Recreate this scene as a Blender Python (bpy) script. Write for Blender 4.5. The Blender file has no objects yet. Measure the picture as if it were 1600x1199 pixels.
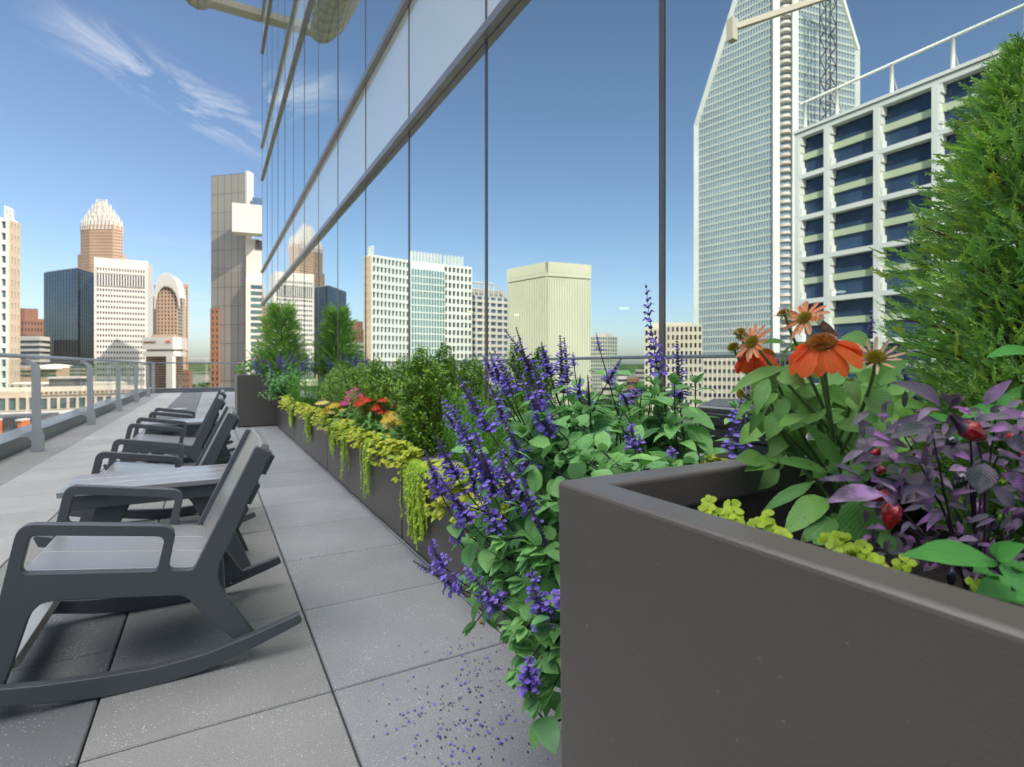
import bpy, bmesh, math, random
from mathutils import Vector, Matrix, Quaternion
R = math.radians
rnd = random.Random(7)
S = bpy.context.scene
COL = S.collection
# ---------------------------------------------------------------- camera, sky, sun, exposure
H, F, HY, YAW = 0.98, 845.0, 572.0, R(29.1)
CY, SY = math.cos(YAW), math.sin(YAW)
cam = bpy.data.objects.new('camera', bpy.data.cameras.new('camera'))
COL.objects.link(cam)
cam.location = (0, 0, H)
cam.rotation_euler = (R(90), 0, -YAW)
cam.data.sensor_width = 36
cam.data.lens = 36 * F / 1600
cam.data.shift_y = -(599.5 - HY) / 1600
cam.data.clip_start = 0.02
cam.data.clip_end = 20000
cam.data.dof.use_dof = True
cam.data.dof.focus_distance = 1.15
cam.data.dof.aperture_fstop = 6.3
S.camera = cam
SUN_EL, SUN_AZ = R(36), (0.50, -0.866)          # horizontal direction towards the sun
wd = bpy.data.worlds.new('World'); S.world = wd; wd.use_nodes = True
nt = wd.node_tree; N = nt.nodes; L = nt.links; N.clear()
wo = N.new('ShaderNodeOutputWorld'); bg = N.new('ShaderNodeBackground')
sky = N.new('ShaderNodeTexSky'); sky.sky_type = 'NISHITA'; sky.sun_disc = False
sky.sun_elevation = SUN_EL
sky.sun_rotation = math.atan2(SUN_AZ[0], SUN_AZ[1])
sky.altitude = 200; sky.air_density = 0.95; sky.dust_density = 1.6; sky.ozone_density = 2.4
bg.inputs[1].default_value = 0.112
def mth(nodes, links, op, a, b=None, clamp=False):
    n = nodes.new('ShaderNodeMath'); n.operation = op; n.use_clamp = clamp
    for i, v in enumerate((a, b)):
        if v is None: continue
        if isinstance(v, (int, float)): n.inputs[i].default_value = v
        else: links.new(v, n.inputs[i])
    return n.outputs[0]
def vdot(nodes, links, vec, axis):
    n = nodes.new('ShaderNodeVectorMath'); n.operation = 'DOT_PRODUCT'
    links.new(vec, n.inputs[0]); n.inputs[1].default_value = axis
    return n.outputs['Value']
def W(px, py, t):                                # a point seen at (px,py) of the 1600 px photograph, t metres deep
    a = (px - 800) / F
    return Vector((t * (a * CY + SY), t * (-a * SY + CY), H - (py - HY) / F * t))
tc = N.new('ShaderNodeTexCoord')
d0 = (W(80, 30, 1) - Vector((0, 0, H))).normalized(); d1 = (W(425, 225, 1) - Vector((0, 0, H))).normalized()
nrm = d0.cross(d1).normalized(); mid = (d0 + d1).normalized(); alo = nrm.cross(mid).normalized()
g = tc.outputs['Generated']
va = vdot(N, L, g, tuple(alo)); vb = vdot(N, L, g, tuple(nrm)); vm = vdot(N, L, g, tuple(mid))
cx = N.new('ShaderNodeCombineXYZ')
L.new(mth(N, L, 'MULTIPLY', va, 5.0), cx.inputs[0]); L.new(mth(N, L, 'MULTIPLY', vb, 15.0), cx.inputs[1]); L.new(vm, cx.inputs[2])
nz = N.new('ShaderNodeTexNoise'); nz.inputs['Scale'].default_value = 1.6; nz.inputs['Detail'].default_value = 9; nz.inputs['Roughness'].default_value = 0.62; nz.inputs['Distortion'].default_value = 0.5
L.new(cx.outputs[0], nz.inputs['Vector'])
def band(v, c, w):                               # soft bump of half width w round c
    q = mth(N, L, 'SUBTRACT', v, c); q = mth(N, L, 'DIVIDE', q, w); q = mth(N, L, 'MULTIPLY', q, q)
    return mth(N, L, 'SUBTRACT', 1.0, q, True)
m1 = mth(N, L, 'MULTIPLY', band(vb, 0.0, 0.040), band(va, 0.06, 0.24))
m1 = mth(N, L, 'MULTIPLY', m1, mth(N, L, 'GREATER_THAN', vm, 0.0))
c1 = mth(N, L, 'MULTIPLY', mth(N, L, 'SUBTRACT', nz.outputs[0], 0.44, True), 3.6, True)
c1 = mth(N, L, 'MULTIPLY', mth(N, L, 'MULTIPLY', c1, m1), 0.85)
sp = N.new('ShaderNodeSeparateXYZ'); L.new(g, sp.inputs[0])
cx2 = N.new('ShaderNodeCombineXYZ')
L.new(mth(N, L, 'MULTIPLY', sp.outputs[0], 2.5), cx2.inputs[0]); L.new(mth(N, L, 'MULTIPLY', sp.outputs[1], 2.5), cx2.inputs[1]); L.new(mth(N, L, 'MULTIPLY', sp.outputs[2], 26.0), cx2.inputs[2])
nz2 = N.new('ShaderNodeTexNoise'); nz2.inputs['Scale'].default_value = 1.7; nz2.inputs['Detail'].default_value = 6
L.new(cx2.outputs[0], nz2.inputs['Vector'])
c2 = mth(N, L, 'MULTIPLY', mth(N, L, 'SUBTRACT', nz2.outputs[0], 0.52, True), 3.5, True)
c2 = mth(N, L, 'MULTIPLY', mth(N, L, 'MULTIPLY', c2, band(sp.outputs[2], 0.10, 0.11)), 0.30)
# bright cloud veil added overhead, out of view, to light the shaded terrace
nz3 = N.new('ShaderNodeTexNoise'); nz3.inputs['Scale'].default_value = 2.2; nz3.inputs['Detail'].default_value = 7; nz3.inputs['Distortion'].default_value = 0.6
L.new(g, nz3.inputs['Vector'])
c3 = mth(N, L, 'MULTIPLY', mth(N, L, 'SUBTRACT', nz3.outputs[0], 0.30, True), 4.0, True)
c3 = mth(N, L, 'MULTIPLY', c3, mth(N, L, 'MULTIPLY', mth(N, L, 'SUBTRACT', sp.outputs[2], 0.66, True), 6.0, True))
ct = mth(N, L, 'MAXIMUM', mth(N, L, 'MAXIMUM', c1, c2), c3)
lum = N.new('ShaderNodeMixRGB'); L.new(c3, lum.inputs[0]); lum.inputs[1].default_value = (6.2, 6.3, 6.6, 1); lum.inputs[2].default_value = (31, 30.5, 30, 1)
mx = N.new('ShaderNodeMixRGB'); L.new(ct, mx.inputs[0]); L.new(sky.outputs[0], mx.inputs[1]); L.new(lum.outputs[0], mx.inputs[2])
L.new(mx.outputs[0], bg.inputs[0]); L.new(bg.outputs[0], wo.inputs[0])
sd = bpy.data.lights.new('sun', 'SUN'); sd.energy = 3.3; sd.angle = R(0.5); sd.color = (1, 0.90, 0.77)
so = bpy.data.objects.new('sun', sd); COL.objects.link(so)
sv = Vector((SUN_AZ[0] * math.cos(SUN_EL), SUN_AZ[1] * math.cos(SUN_EL), math.sin(SUN_EL)))
so.rotation_euler = sv.to_track_quat('Z', 'Y').to_euler()
S.view_settings.view_transform = 'Standard'; S.view_settings.look = 'None'
S.view_settings.gamma = 1; S.view_settings.exposure = 0.6
S.render.engine = 'CYCLES'
S.render.resolution_x, S.render.resolution_y = 1024, 767
S.cycles.max_bounces = 8; S.cycles.transparent_max_bounces = 12
S.cycles.glossy_bounces = 4; S.cycles.caustics_reflective = True; S.cycles.sample_clamp_indirect = 4; S.cycles.caustics_refractive = False

# ---------------------------------------------------------------- helpers
def tag(o, label=None, cat=None, group=None, kind=None):
    if label: o['label'] = label
    if cat: o['category'] = cat
    if group: o['group'] = group
    if kind: o['kind'] = kind
    return o
def empty(name, loc=(0, 0, 0), label=None, cat=None, group=None, rz=0):
    o = bpy.data.objects.new(name, None); COL.objects.link(o)
    o.location = loc; o.rotation_euler = (0, 0, rz); o.empty_display_size = 0.1
    return tag(o, label, cat, group)
class MB:
    def __init__(s): s.v = []; s.f = []; s.uv = []; s.sm = []
    def quad(s, *p, uv=None, smooth=False):
        i = len(s.v); s.v += [tuple(q) for q in p]; s.f.append(tuple(range(i, i + len(p))))
        s.uv += uv or [(0, 0)] * len(p); s.sm.append(smooth)
    def box(s, x0, x1, y0, y1, z0, z1, mat=None):
        c = [Vector((x, y, z)) for z in (z0, z1) for y in (y0, y1) for x in (x0, x1)]
        if mat: c = [mat @ q for q in c]
        i = len(s.v); s.v += [tuple(q) for q in c]
        for f in ((0, 2, 3, 1), (4, 5, 7, 6), (0, 1, 5, 4), (2, 6, 7, 3), (0, 4, 6, 2), (1, 3, 7, 5)):
            s.f.append(tuple(i + k for k in f)); s.uv += [(0, 0)] * 4; s.sm.append(False)
    def prism(s, pts, z0, z1):
        n = len(pts); a = sum(pts[i][0] * pts[(i + 1) % n][1] - pts[(i + 1) % n][0] * pts[i][1] for i in range(n))
        if a < 0: pts = pts[::-1]
        i = len(s.v); s.v += [(p[0], p[1], z0) for p in pts] + [(p[0], p[1], z1) for p in pts]
        s.f.append(tuple(i + k for k in range(n - 1, -1, -1))); s.f.append(tuple(i + n + k for k in range(n)))
        s.uv += [(0, 0)] * (2 * n); s.sm += [False, False]
        for k in range(n):
            m = (k + 1) % n
            s.f.append((i + k, i + m, i + n + m, i + n + k)); s.uv += [(0, 0)] * 4; s.sm.append(False)
    def tube(s, pts, rad, n=6, smooth=True, cap=True):
        pts = [Vector(p) for p in pts]
        if isinstance(rad, (int, float)): rad = [rad] * len(pts)
        i0 = len(s.v); ref = Vector((0.31, 0.17, 0.93))
        for k, p in enumerate(pts):
            d = (pts[min(k + 1, len(pts) - 1)] - pts[max(k - 1, 0)])
            d = d.normalized() if d.length > 1e-9 else Vector((0, 0, 1))
            u = d.cross(ref)
            if u.length < 1e-3: u = d.cross(Vector((1, 0, 0)))
            u.normalize(); w = d.cross(u)
            for j in range(n):
                q = 2 * math.pi * j / n
                s.v.append(tuple(p + (u * math.cos(q) + w * math.sin(q)) * rad[k]))
        for k in range(len(pts) - 1):
            for j in range(n):
                a = i0 + k * n + j; b = i0 + k * n + (j + 1) % n
                s.f.append((a, b, b + n, a + n)); s.uv += [(0, k / len(pts)), (1, k / len(pts)), (1, (k + 1) / len(pts)), (0, (k + 1) / len(pts))]; s.sm.append(smooth)
        if cap:
            e = i0 + (len(pts) - 1) * n
            s.f.append(tuple(range(i0, i0 + n))); s.f.append(tuple(range(e + n - 1, e - 1, -1)))
            s.uv += [(0, 0)] * (2 * n); s.sm += [False, False]
    def leaf(s, b, d, nv, ln, wd, prof, curl=0.5, fold=0.25, seg=5, tip=0.0, wav=0.0):
        """one leaf blade: b base, d direction, nv upper side, droops by curl radians, folded along its midrib"""
        b = Vector(b); d = Vector(d).normalized(); side = d.cross(nv)
        if side.length < 1e-4: side = d.cross(Vector((1, 0.3, 0)))
        side.normalize(); up = side.cross(d).normalized()
        i0 = len(s.v); p = b.copy(); ph = rnd.random() * 6; bend = rnd.uniform(-.28, .28) if seg >= 4 else 0
        for k in range(seg + 1):
            v = k / seg; w = prof(v) * wd * 0.5 * (1 + (rnd.uniform(-.07, .07) if seg >= 5 else 0))
            a = curl * v; dd = (d * math.cos(a) - up * math.sin(a) + side * bend * v); uu = up * math.cos(a) + d * math.sin(a)
            if k: p = p + dd * (ln / seg)
            wv = wav * math.sin(ph + v * 9) * wd
            for sx in (-1, 0, 1):
                s.v.append(tuple(p + side * sx * w + uu * (abs(sx) * (fold * w + wv))))
        for k in range(seg):
            for c in (0, 1):
                a = i0 + k * 3 + c
                s.f.append((a, a + 1, a + 4, a + 3)); s.sm.append(True)
                s.uv += [(c / 2, k / seg), ((c + 1) / 2, k / seg), ((c + 1) / 2, (k + 1) / seg), (c / 2, (k + 1) / seg)]
    def build(s, name, mat, parent=None, weld=False):
        me = bpy.data.meshes.new(name); me.from_pydata(s.v, [], s.f)
        uvl = me.uv_layers.new(name='UVMap')
        uvl.data.foreach_set('uv', [c for q in s.uv for c in q])
        me.polygons.foreach_set('use_smooth', s.sm)
        me.update()
        if mat: me.materials.append(mat)
        o = bpy.data.objects.new(name, me); COL.objects.link(o)
        if parent: o.parent = parent
        return o
def bevel(o, w, seg=2):
    m = o.modifiers.new('bevel', 'BEVEL'); m.width = w; m.segments = seg; m.limit_method = 'ANGLE'; m.angle_limit = R(40)
    m.harden_normals = False
    return o
def copy_tree(o, parent=None):
    c = o.copy(); COL.objects.link(c); c.parent = parent
    for ch in list(o.children): copy_tree(ch, c)
    return c
def plate(name, loops, th, bev, mat, parent, y0):
    """flat board cut to outline(s) in the XZ plane, th thick from y0 towards +Y, with softened edges"""
    cu = bpy.data.curves.new(name, 'CURVE'); cu.dimensions = '2D'; cu.fill_mode = 'BOTH'
    cu.extrude = th / 2 - bev; cu.bevel_depth = bev; cu.bevel_resolution = 2; cu.offset = -bev
    for lp in loops:
        sp_ = cu.splines.new('POLY'); sp_.points.add(len(lp) - 1)
        for i, (x, z) in enumerate(lp): sp_.points[i].co = (x, z, 0, 1)
        sp_.use_cyclic_u = True
    t = bpy.data.objects.new('t', cu); COL.objects.link(t)
    bpy.context.view_layer.update()
    me = bpy.data.meshes.new_from_object(t)
    bpy.data.objects.remove(t)
    me.transform(Matrix(((1, 0, 0, 0), (0, 0, -1, y0 + th / 2), (0, 1, 0, 0), (0, 0, 0, 1))))
    me.name = name; me.materials.clear(); me.materials.append(mat)
    o = bpy.data.objects.new(name, me); COL.objects.link(o); o.parent = parent
    return o
def smooth_loop(pts, it=1):
    for _ in range(it):
        out = []
        for i, p in enumerate(pts):
            q = pts[(i + 1) % len(pts)]
            out += [(p[0] * .75 + q[0] * .25, p[1] * .75 + q[1] * .25), (p[0] * .25 + q[0] * .75, p[1] * .25 + q[1] * .75)]
        pts = out
    return pts

# ---------------------------------------------------------------- materials
def newmat(name):
    m = bpy.data.materials.new(name); m.use_nodes = True
    nt = m.node_tree; return m, nt, nt.nodes, nt.links, nt.nodes['Principled BSDF']
def plain(name, col, rough=0.5, metal=0.0, var=0.08, scale=6.0, bump=0.0, bscale=120, spec=0.5):
    m, nt, N, L, b = newmat(name)
    tc = N.new('ShaderNodeTexCoord'); nz = N.new('ShaderNodeTexNoise'); nz.inputs['Scale'].default_value = scale; nz.inputs['Detail'].default_value = 5
    L.new(tc.outputs['Object'], nz.inputs['Vector'])
    rp = N.new('ShaderNodeValToRGB'); rp.color_ramp.elements[0].position = 0.3; rp.color_ramp.elements[1].position = 0.7
    rp.color_ramp.elements[0].color = (*[c * (1 - var) for c in col], 1); rp.color_ramp.elements[1].color = (*[min(1, c * (1 + var)) for c in col], 1)
    L.new(nz.outputs[0], rp.inputs[0]); L.new(rp.outputs[0], b.inputs['Base Color'])
    b.inputs['Roughness'].default_value = rough; b.inputs['Metallic'].default_value = metal
    b.inputs['Specular IOR Level'].default_value = spec
    if bump:
        n2 = N.new('ShaderNodeTexNoise'); n2.inputs['Scale'].default_value = bscale; n2.inputs['Detail'].default_value = 3
        L.new(tc.outputs['Object'], n2.inputs['Vector'])
        bp = N.new('ShaderNodeBump'); bp.inputs['Strength'].default_value = bump; bp.inputs['Distance'].default_value = 0.002
        L.new(n2.outputs[0], bp.inputs['Height']); L.new(bp.outputs[0], b.inputs['Normal'])
    return m
def leafmat(name, cols, vein=(0.25, 0.45, 0.15), vs=0.35, rough=0.45, trans=0.28, veins=True, spots=0.0, patch=None, nscale=30):
    """leaf: colour differs from leaf to leaf, pale midrib and side veins, some light through it"""
    m, nt, N, L, b = newmat(name)
    ge = N.new('ShaderNodeNewGeometry'); rp = N.new('ShaderNodeValToRGB')
    el = rp.color_ramp.elements
    while len(el) < len(cols): el.new(0.5)
    for i, c in enumerate(cols): el[i].position = i / max(1, len(cols) - 1); el[i].color = (*c, 1)
    L.new(ge.outputs['Random Per Island'], rp.inputs[0]); col = rp.outputs[0]
    tc = N.new('ShaderNodeTexCoord')
    nz = N.new('ShaderNodeTexNoise'); nz.inputs['Scale'].default_value = nscale; nz.inputs['Detail'].default_value = 4
    L.new(tc.outputs['Object'], nz.inputs['Vector'])
    if patch:                                       # variegated patches of a second colour
        r2 = N.new('ShaderNodeValToRGB'); r2.color_ramp.elements[0].position = 0.44; r2.color_ramp.elements[1].position = 0.58
        L.new(nz.outputs[0], r2.inputs[0])
        mp = N.new('ShaderNodeMixRGB'); L.new(r2.outputs[0], mp.inputs[0]); L.new(col, mp.inputs[1]); mp.inputs[2].default_value = (*patch, 1); col = mp.outputs[0]
    hv = N.new('ShaderNodeHueSaturation'); L.new(col, hv.inputs['Color'])
    L.new(mth(N, L, 'ADD', mth(N, L, 'MULTIPLY', nz.outputs[0], 0.7), 0.65), hv.inputs['Value']); col = hv.outputs[0]
    if veins:
        uv = N.new('ShaderNodeSeparateXYZ'); L.new(tc.outputs['UV'], uv.inputs[0])
        c = mth(N, L, 'ABSOLUTE', mth(N, L, 'SUBTRACT', uv.outputs[0], 0.5))
        midr = mth(N, L, 'LESS_THAN', c, 0.035)
        ph = mth(N, L, 'SUBTRACT', mth(N, L, 'MULTIPLY', uv.outputs[1], 9.0), mth(N, L, 'MULTIPLY', c, 7.0))
        fr = mth(N, L, 'ABSOLUTE', mth(N, L, 'SUBTRACT', mth(N, L, 'FRACT', ph), 0.5))
        sv_ = mth(N, L, 'MULTIPLY', mth(N, L, 'LESS_THAN', fr, 0.07), 0.5)
        vv = mth(N, L, 'MULTIPLY', mth(N, L, 'MAXIMUM', midr, sv_), vs)
        mv = N.new('ShaderNodeMixRGB'); L.new(vv, mv.inputs[0]); L.new(col, mv.inputs[1]); mv.inputs[2].default_value = (*vein, 1); col = mv.outputs[0]
        bp = N.new('ShaderNodeBump'); bp.inputs['Strength'].default_value = 0.5; bp.inputs['Distance'].default_value = 0.0015
        L.new(mth(N, L, 'ABSOLUTE', mth(N, L, 'SUBTRACT', mth(N, L, 'FRACT', ph), 0.5)), bp.inputs['Height']); L.new(bp.outputs[0], b.inputs['Normal'])
    if spots:
        vo = N.new('ShaderNodeTexNoise'); vo.inputs['Scale'].default_value = 110; L.new(tc.outputs['Object'], vo.inputs['Vector'])
        ms = N.new('ShaderNodeMixRGB'); L.new(mth(N, L, 'MULTIPLY', mth(N, L, 'GREATER_THAN', vo.outputs[0], 0.68), spots), ms.inputs[0]); L.new(col, ms.inputs[1]); ms.inputs[2].default_value = (0.07, 0.06, 0.02, 1); col = ms.outputs[0]
    L.new(col, b.inputs['Base Color']); b.inputs['Roughness'].default_value = rough; b.inputs['Specular IOR Level'].default_value = 0.4
    tr = N.new('ShaderNodeBsdfTranslucent'); L.new(col, tr.inputs[0])
    mxs = N.new('ShaderNodeMixShader'); mxs.inputs[0].default_value = trans
    out = N['Material Output']
    L.new(b.outputs[0], mxs.inputs[1]); L.new(tr.outputs[0], mxs.inputs[2]); L.new(mxs.outputs[0], out.inputs[0])
    return m
M = {}
M['chair'] = plain('charcoal_plastic_board', (0.086, 0.093, 0.102), 0.42, var=0.06, scale=3, bump=0.25, bscale=260)
def slatmat():
    m = plain('sky_lit_charcoal_board', (0.31, 0.30, 0.29), 0.30, var=0.08, scale=2, spec=0.9)  # same charcoal as the side panels, paled to carry sky light on the boards
    m.node_tree.nodes['Principled BSDF'].inputs['Coat Weight'].default_value = 0.6; m.node_tree.nodes['Principled BSDF'].inputs['Coat Roughness'].default_value = 0.28
    N = m.node_tree.nodes; L = m.node_tree.links; b = N['Principled BSDF']
    tc = N.new('ShaderNodeTexCoord'); mp = N.new('ShaderNodeMapping'); mp.inputs['Scale'].default_value = (4, 500, 4)
    nz = N.new('ShaderNodeTexNoise'); nz.inputs['Scale'].default_value = 1.0; L.new(tc.outputs['Object'], mp.inputs[0]); L.new(mp.outputs[0], nz.inputs[0])
    bp = N.new('ShaderNodeBump'); bp.inputs['Strength'].default_value = 0.25; bp.inputs['Distance'].default_value = 0.0008
    L.new(nz.outputs[0], bp.inputs['Height']); L.new(bp.outputs[0], b.inputs['Normal'])
    return m
M['slat'] = slatmat()
M['bolt'] = plain('steel_bolt', (0.5, 0.5, 0.48), 0.3, 1.0)
M['rail'] = plain('satin_grey_metal', (0.46, 0.48, 0.50), 0.38, 0.6, var=0.05)
M['post'] = plain('painted_grey_metal', (0.47, 0.48, 0.48), 0.45, 0.2, var=0.05)
M['curb'] = plain('grey_metal_coping', (0.20, 0.22, 0.235), 0.42, 0.3, var=0.10, scale=2)
M['steel_mull'] = plain('bronze_aluminium', (0.17, 0.15, 0.145), 0.35, 0.7)
M['transom'] = plain('champagne_aluminium', (0.36, 0.33, 0.31), 0.35, 0.6)
M['soil'] = plain('dark_potting_soil', (0.018, 0.013, 0.010), 0.95, var=0.5, scale=60, bump=1.0, bscale=90)
def plantermat():
    m, nt, N, L, b = newmat('dark_bronze_powder_coat')
    tc = N.new('ShaderNodeTexCoord')
    n1 = N.new('ShaderNodeTexNoise'); n1.inputs['Scale'].default_value = 1.6; n1.inputs['Detail'].default_value = 3
    n2 = N.new('ShaderNodeTexNoise'); n2.inputs['Scale'].default_value = 420; n2.inputs['Detail'].default_value = 2
    n3 = N.new('ShaderNodeTexNoise'); n3.inputs['Scale'].default_value = 150; n3.inputs['Detail'].default_value = 1
    for n in (n1, n2, n3): L.new(tc.outputs['Object'], n.inputs['Vector'])
    r = N.new('ShaderNodeValToRGB'); r.color_ramp.elements[0].position = .3; r.color_ramp.elements[1].position = .7
    r.color_ramp.elements[0].color = (0.092, 0.077, 0.066, 1); r.color_ramp.elements[1].color = (0.118, 0.098, 0.084, 1)
    L.new(n1.outputs[0], r.inputs[0])
    mx = N.new('ShaderNodeMixRGB'); L.new(mth(N, L, 'MULTIPLY', mth(N, L, 'GREATER_THAN', n3.outputs[0], 0.80), 0.5), mx.inputs[0])
    L.new(r.outputs[0], mx.inputs[1]); mx.inputs[2].default_value = (0.35, 0.34, 0.32, 1)
    L.new(mx.outputs[0], b.inputs['Base Color'])
    b.inputs['Roughness'].default_value = 0.42; b.inputs['Specular IOR Level'].default_value = 0.6; b.inputs['Coat Weight'].default_value = 0.25; b.inputs['Coat Roughness'].default_value = 0.35
    bp = N.new('ShaderNodeBump'); bp.inputs['Strength'].default_value = 0.35; bp.inputs['Distance'].default_value = 0.0012
    L.new(n2.outputs[0], bp.inputs['Height']); L.new(bp.outputs[0], b.inputs['Normal'])
    return m
M['planter'] = plantermat()
def pavermat():
    m, nt, N, L, b = newmat('speckled_concrete_paver')
    at = N.new('ShaderNodeAttribute'); at.attribute_name = 'tone'
    tc = N.new('ShaderNodeTexCoord')
    n1 = N.new('ShaderNodeTexNoise'); n1.inputs['Scale'].default_value = 2.2; n1.inputs['Detail'].default_value = 6
    n2 = N.new('ShaderNodeTexNoise'); n2.inputs['Scale'].default_value = 260; n2.inputs['Detail'].default_value = 2
    vo = N.new('ShaderNodeTexVoronoi'); vo.inputs['Scale'].default_value = 120
    n4 = N.new('ShaderNodeTexNoise'); n4.inputs['Scale'].default_value = 7
    for n in (n1, n2, vo, n4): L.new(tc.outputs['Object'], n.inputs['Vector'])
    n5 = N.new('ShaderNodeTexNoise'); n5.inputs['Scale'].default_value = 0.9; n5.inputs['Detail'].default_value = 9; n5.inputs['Roughness'].default_value = 0.7; L.new(tc.outputs['Object'], n5.inputs['Vector'])
    n1v = mth(N, L, 'ADD', mth(N, L, 'MULTIPLY', n1.outputs[0], 0.5), mth(N, L, 'MULTIPLY', mth(N, L, 'SUBTRACT', n5.outputs[0], 0.5), 0.9))
    v = mth(N, L, 'ADD', mth(N, L, 'MULTIPLY', n1v, 0.7), mth(N, L, 'MULTIPLY', n2.outputs[0], 1.1))
    v = mth(N, L, 'ADD', v, 0.25)
    hs = N.new('ShaderNodeMixRGB'); hs.blend_type = 'MULTIPLY'; hs.inputs[0].default_value = 1
    L.new(at.outputs['Color'], hs.inputs[1]); cb = N.new('ShaderNodeCombineXYZ')
    for i in range(3): L.new(v, cb.inputs[i])
    L.new(cb.outputs[0], hs.inputs[2])
    # pale mica chips: small voronoi dots, denser in places
    thr = mth(N, L, 'MULTIPLY', mth(N, L, 'SUBTRACT', n4.outputs[0], 0.2, True), 0.75)
    dot = mth(N, L, 'LESS_THAN', vo.outputs['Distance'], thr)
    wn = N.new('ShaderNodeSeparateColor'); L.new(vo.outputs['Color'], wn.inputs[0])
    dot = mth(N, L, 'MULTIPLY', dot, mth(N, L, 'GREATER_THAN', wn.outputs[0], 0.72))
    mx = N.new('ShaderNodeMixRGB'); L.new(mth(N, L, 'MULTIPLY', dot, 0.38), mx.inputs[0]); L.new(hs.outputs[0], mx.inputs[1]); mx.inputs[2].default_value = (0.75, 0.77, 0.8, 1)
    L.new(mx.outputs[0], b.inputs['Base Color']); b.inputs['Roughness'].default_value = 0.75
    bp = N.new('ShaderNodeBump'); bp.inputs['Strength'].default_value = 0.5; bp.inputs['Distance'].default_value = 0.001
    L.new(n2.outputs[0], bp.inputs['Height']); L.new(bp.outputs[0], b.inputs['Normal'])
    return m
M['paver'] = pavermat()
M['joint'] = plain('dark_joint', (0.03, 0.03, 0.03), 0.9)
def glassmat(name, refl, tint, gloss=(0.8, 0.88, 0.9), body=None, bodymix=0.0, pw=4.0):
    """coated facade glass: mirror coat over tinted see-through pane"""
    m, nt, N, L, b = newmat(name); out = N['Material Output']; N.remove(b)
    gl = N.new('ShaderNodeBsdfGlossy'); gl.inputs['Roughness'].default_value = 0.0; gl.inputs['Color'].default_value = (*gloss, 1)
    tr = N.new('ShaderNodeBsdfTransparent'); tr.inputs[0].default_value = (*tint, 1)
    lw = N.new('ShaderNodeLayerWeight'); lw.inputs['Blend'].default_value = 0.5
    fac = mth(N, L, 'ADD', mth(N, L, 'MULTIPLY', mth(N, L, 'POWER', lw.outputs['Facing'], pw), 1 - refl), refl, True)
    base = tr.outputs[0]
    if body:
        df = N.new('ShaderNodeBsdfDiffuse'); df.inputs[0].default_value = (*body, 1)
        ms = N.new('ShaderNodeMixShader'); ms.inputs[0].default_value = bodymix; L.new(base, ms.inputs[1]); L.new(df.outputs[0], ms.inputs[2]); base = ms.outputs[0]
    mx = N.new('ShaderNodeMixShader'); L.new(fac, mx.inputs[0]); L.new(base, mx.inputs[1]); L.new(gl.outputs[0], mx.inputs[2]); L.new(mx.outputs[0], out.inputs[0])
    return m
M['glass'] = glassmat('coated_facade_glass', 0.78, (0.34, 0.42, 0.38), (0.93, 1.0, 0.98))
M['spandrel'] = glassmat('pale_spandrel_glass', 0.30, (1, 1, 1), (0.95, 1.0, 1.0), (0.84, 0.90, 0.88), 1.0)
M['railglass'] = glassmat('clear_rail_glass', 0.03, (0.98, 0.99, 0.985), (1, 1, 1), pw=9.0)
M['room'] = plain('dark_office_lining', (0.10, 0.10, 0.09), 0.8)
def emis(name, col, st):
    m, nt, N, L, b = newmat(name); b.inputs['Emission Color'].default_value = (*col, 1); b.inputs['Emission Strength'].default_value = st; b.inputs['Base Color'].default_value = (*col, 1); return m
M['lamp'] = emis('warm_ceiling_lamp', (1, 0.80, 0.40), 7)
M['lamp_white'] = emis('white_ceiling_lamp', (1, 0.97, 0.85), 3)
def bmat(n, c, r=0.7, v=0.08, s=0.05): return plain(n, c, r, var=v, scale=s, spec=0.3)
M['b_white'] = bmat('white_precast', (0.60, 0.57, 0.52)); M['b_cream'] = bmat('cream_precast', (0.50, 0.47, 0.38)); M['b_tan'] = bmat('tan_granite', (0.46, 0.33, 0.235))
M['b_brown'] = bmat('brown_brick', (0.24, 0.13, 0.09)); M['b_grey'] = bmat('grey_stone_panel', (0.30, 0.29, 0.26)); M['b_beige'] = bmat('beige_stone', (0.52, 0.43, 0.32))
M['b_bluegrey'] = bmat('pale_blue_grey_spandrel', (0.44, 0.50, 0.48), 0.4); M['b_greytower'] = bmat('warm_grey_stone_panel', (0.27, 0.255, 0.225)); M['b_panel_joint'] = bmat('dark_grey_joint', (0.13, 0.125, 0.115)); M['b_palegreen'] = bmat('pale_greenish_precast', (0.55, 0.56, 0.43)); M['b_brick'] = bmat('orange_brick', (0.34, 0.17, 0.10)); M['b_frame'] = bmat('white_painted_frame', (0.66, 0.70, 0.66)); M['b_green'] = bmat('pale_green_spandrel', (0.46, 0.55, 0.38)); M['b_orange'] = bmat('orange_paint', (0.62, 0.16, 0.03)); M['b_dark'] = bmat('dark_roofing', (0.06, 0.065, 0.08)); M['b_roof'] = bmat('pale_roof_membrane', (0.45, 0.43, 0.40))
M['b_copper'] = bmat('verdigris_dome', (0.20, 0.42, 0.36), 0.4)
def bglass(n, c, r=0.08, sp=0.9): return plain(n, c, r, 0.0, var=0.35, scale=0.11, spec=sp)
M['g_dark'] = bglass('dark_window_glass', (0.03, 0.035, 0.045)); M['g_blue'] = bglass('blue_window_glass', (0.08, 0.14, 0.22)); M['g_navy'] = plain('navy_window_glass', (0.035, 0.065, 0.12), 0.15, var=0.3, scale=0.2, spec=0.4); M['g_green'] = bglass('green_window_glass', (0.06, 0.12, 0.11))
M['g_brown'] = bglass('bronze_window_glass', (0.07, 0.04, 0.025)); M['g_mirror'] = plain('mirror_curtain_glass', (0.30, 0.40, 0.47), 0.12, 0.35, var=0.15, scale=0.06)
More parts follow.
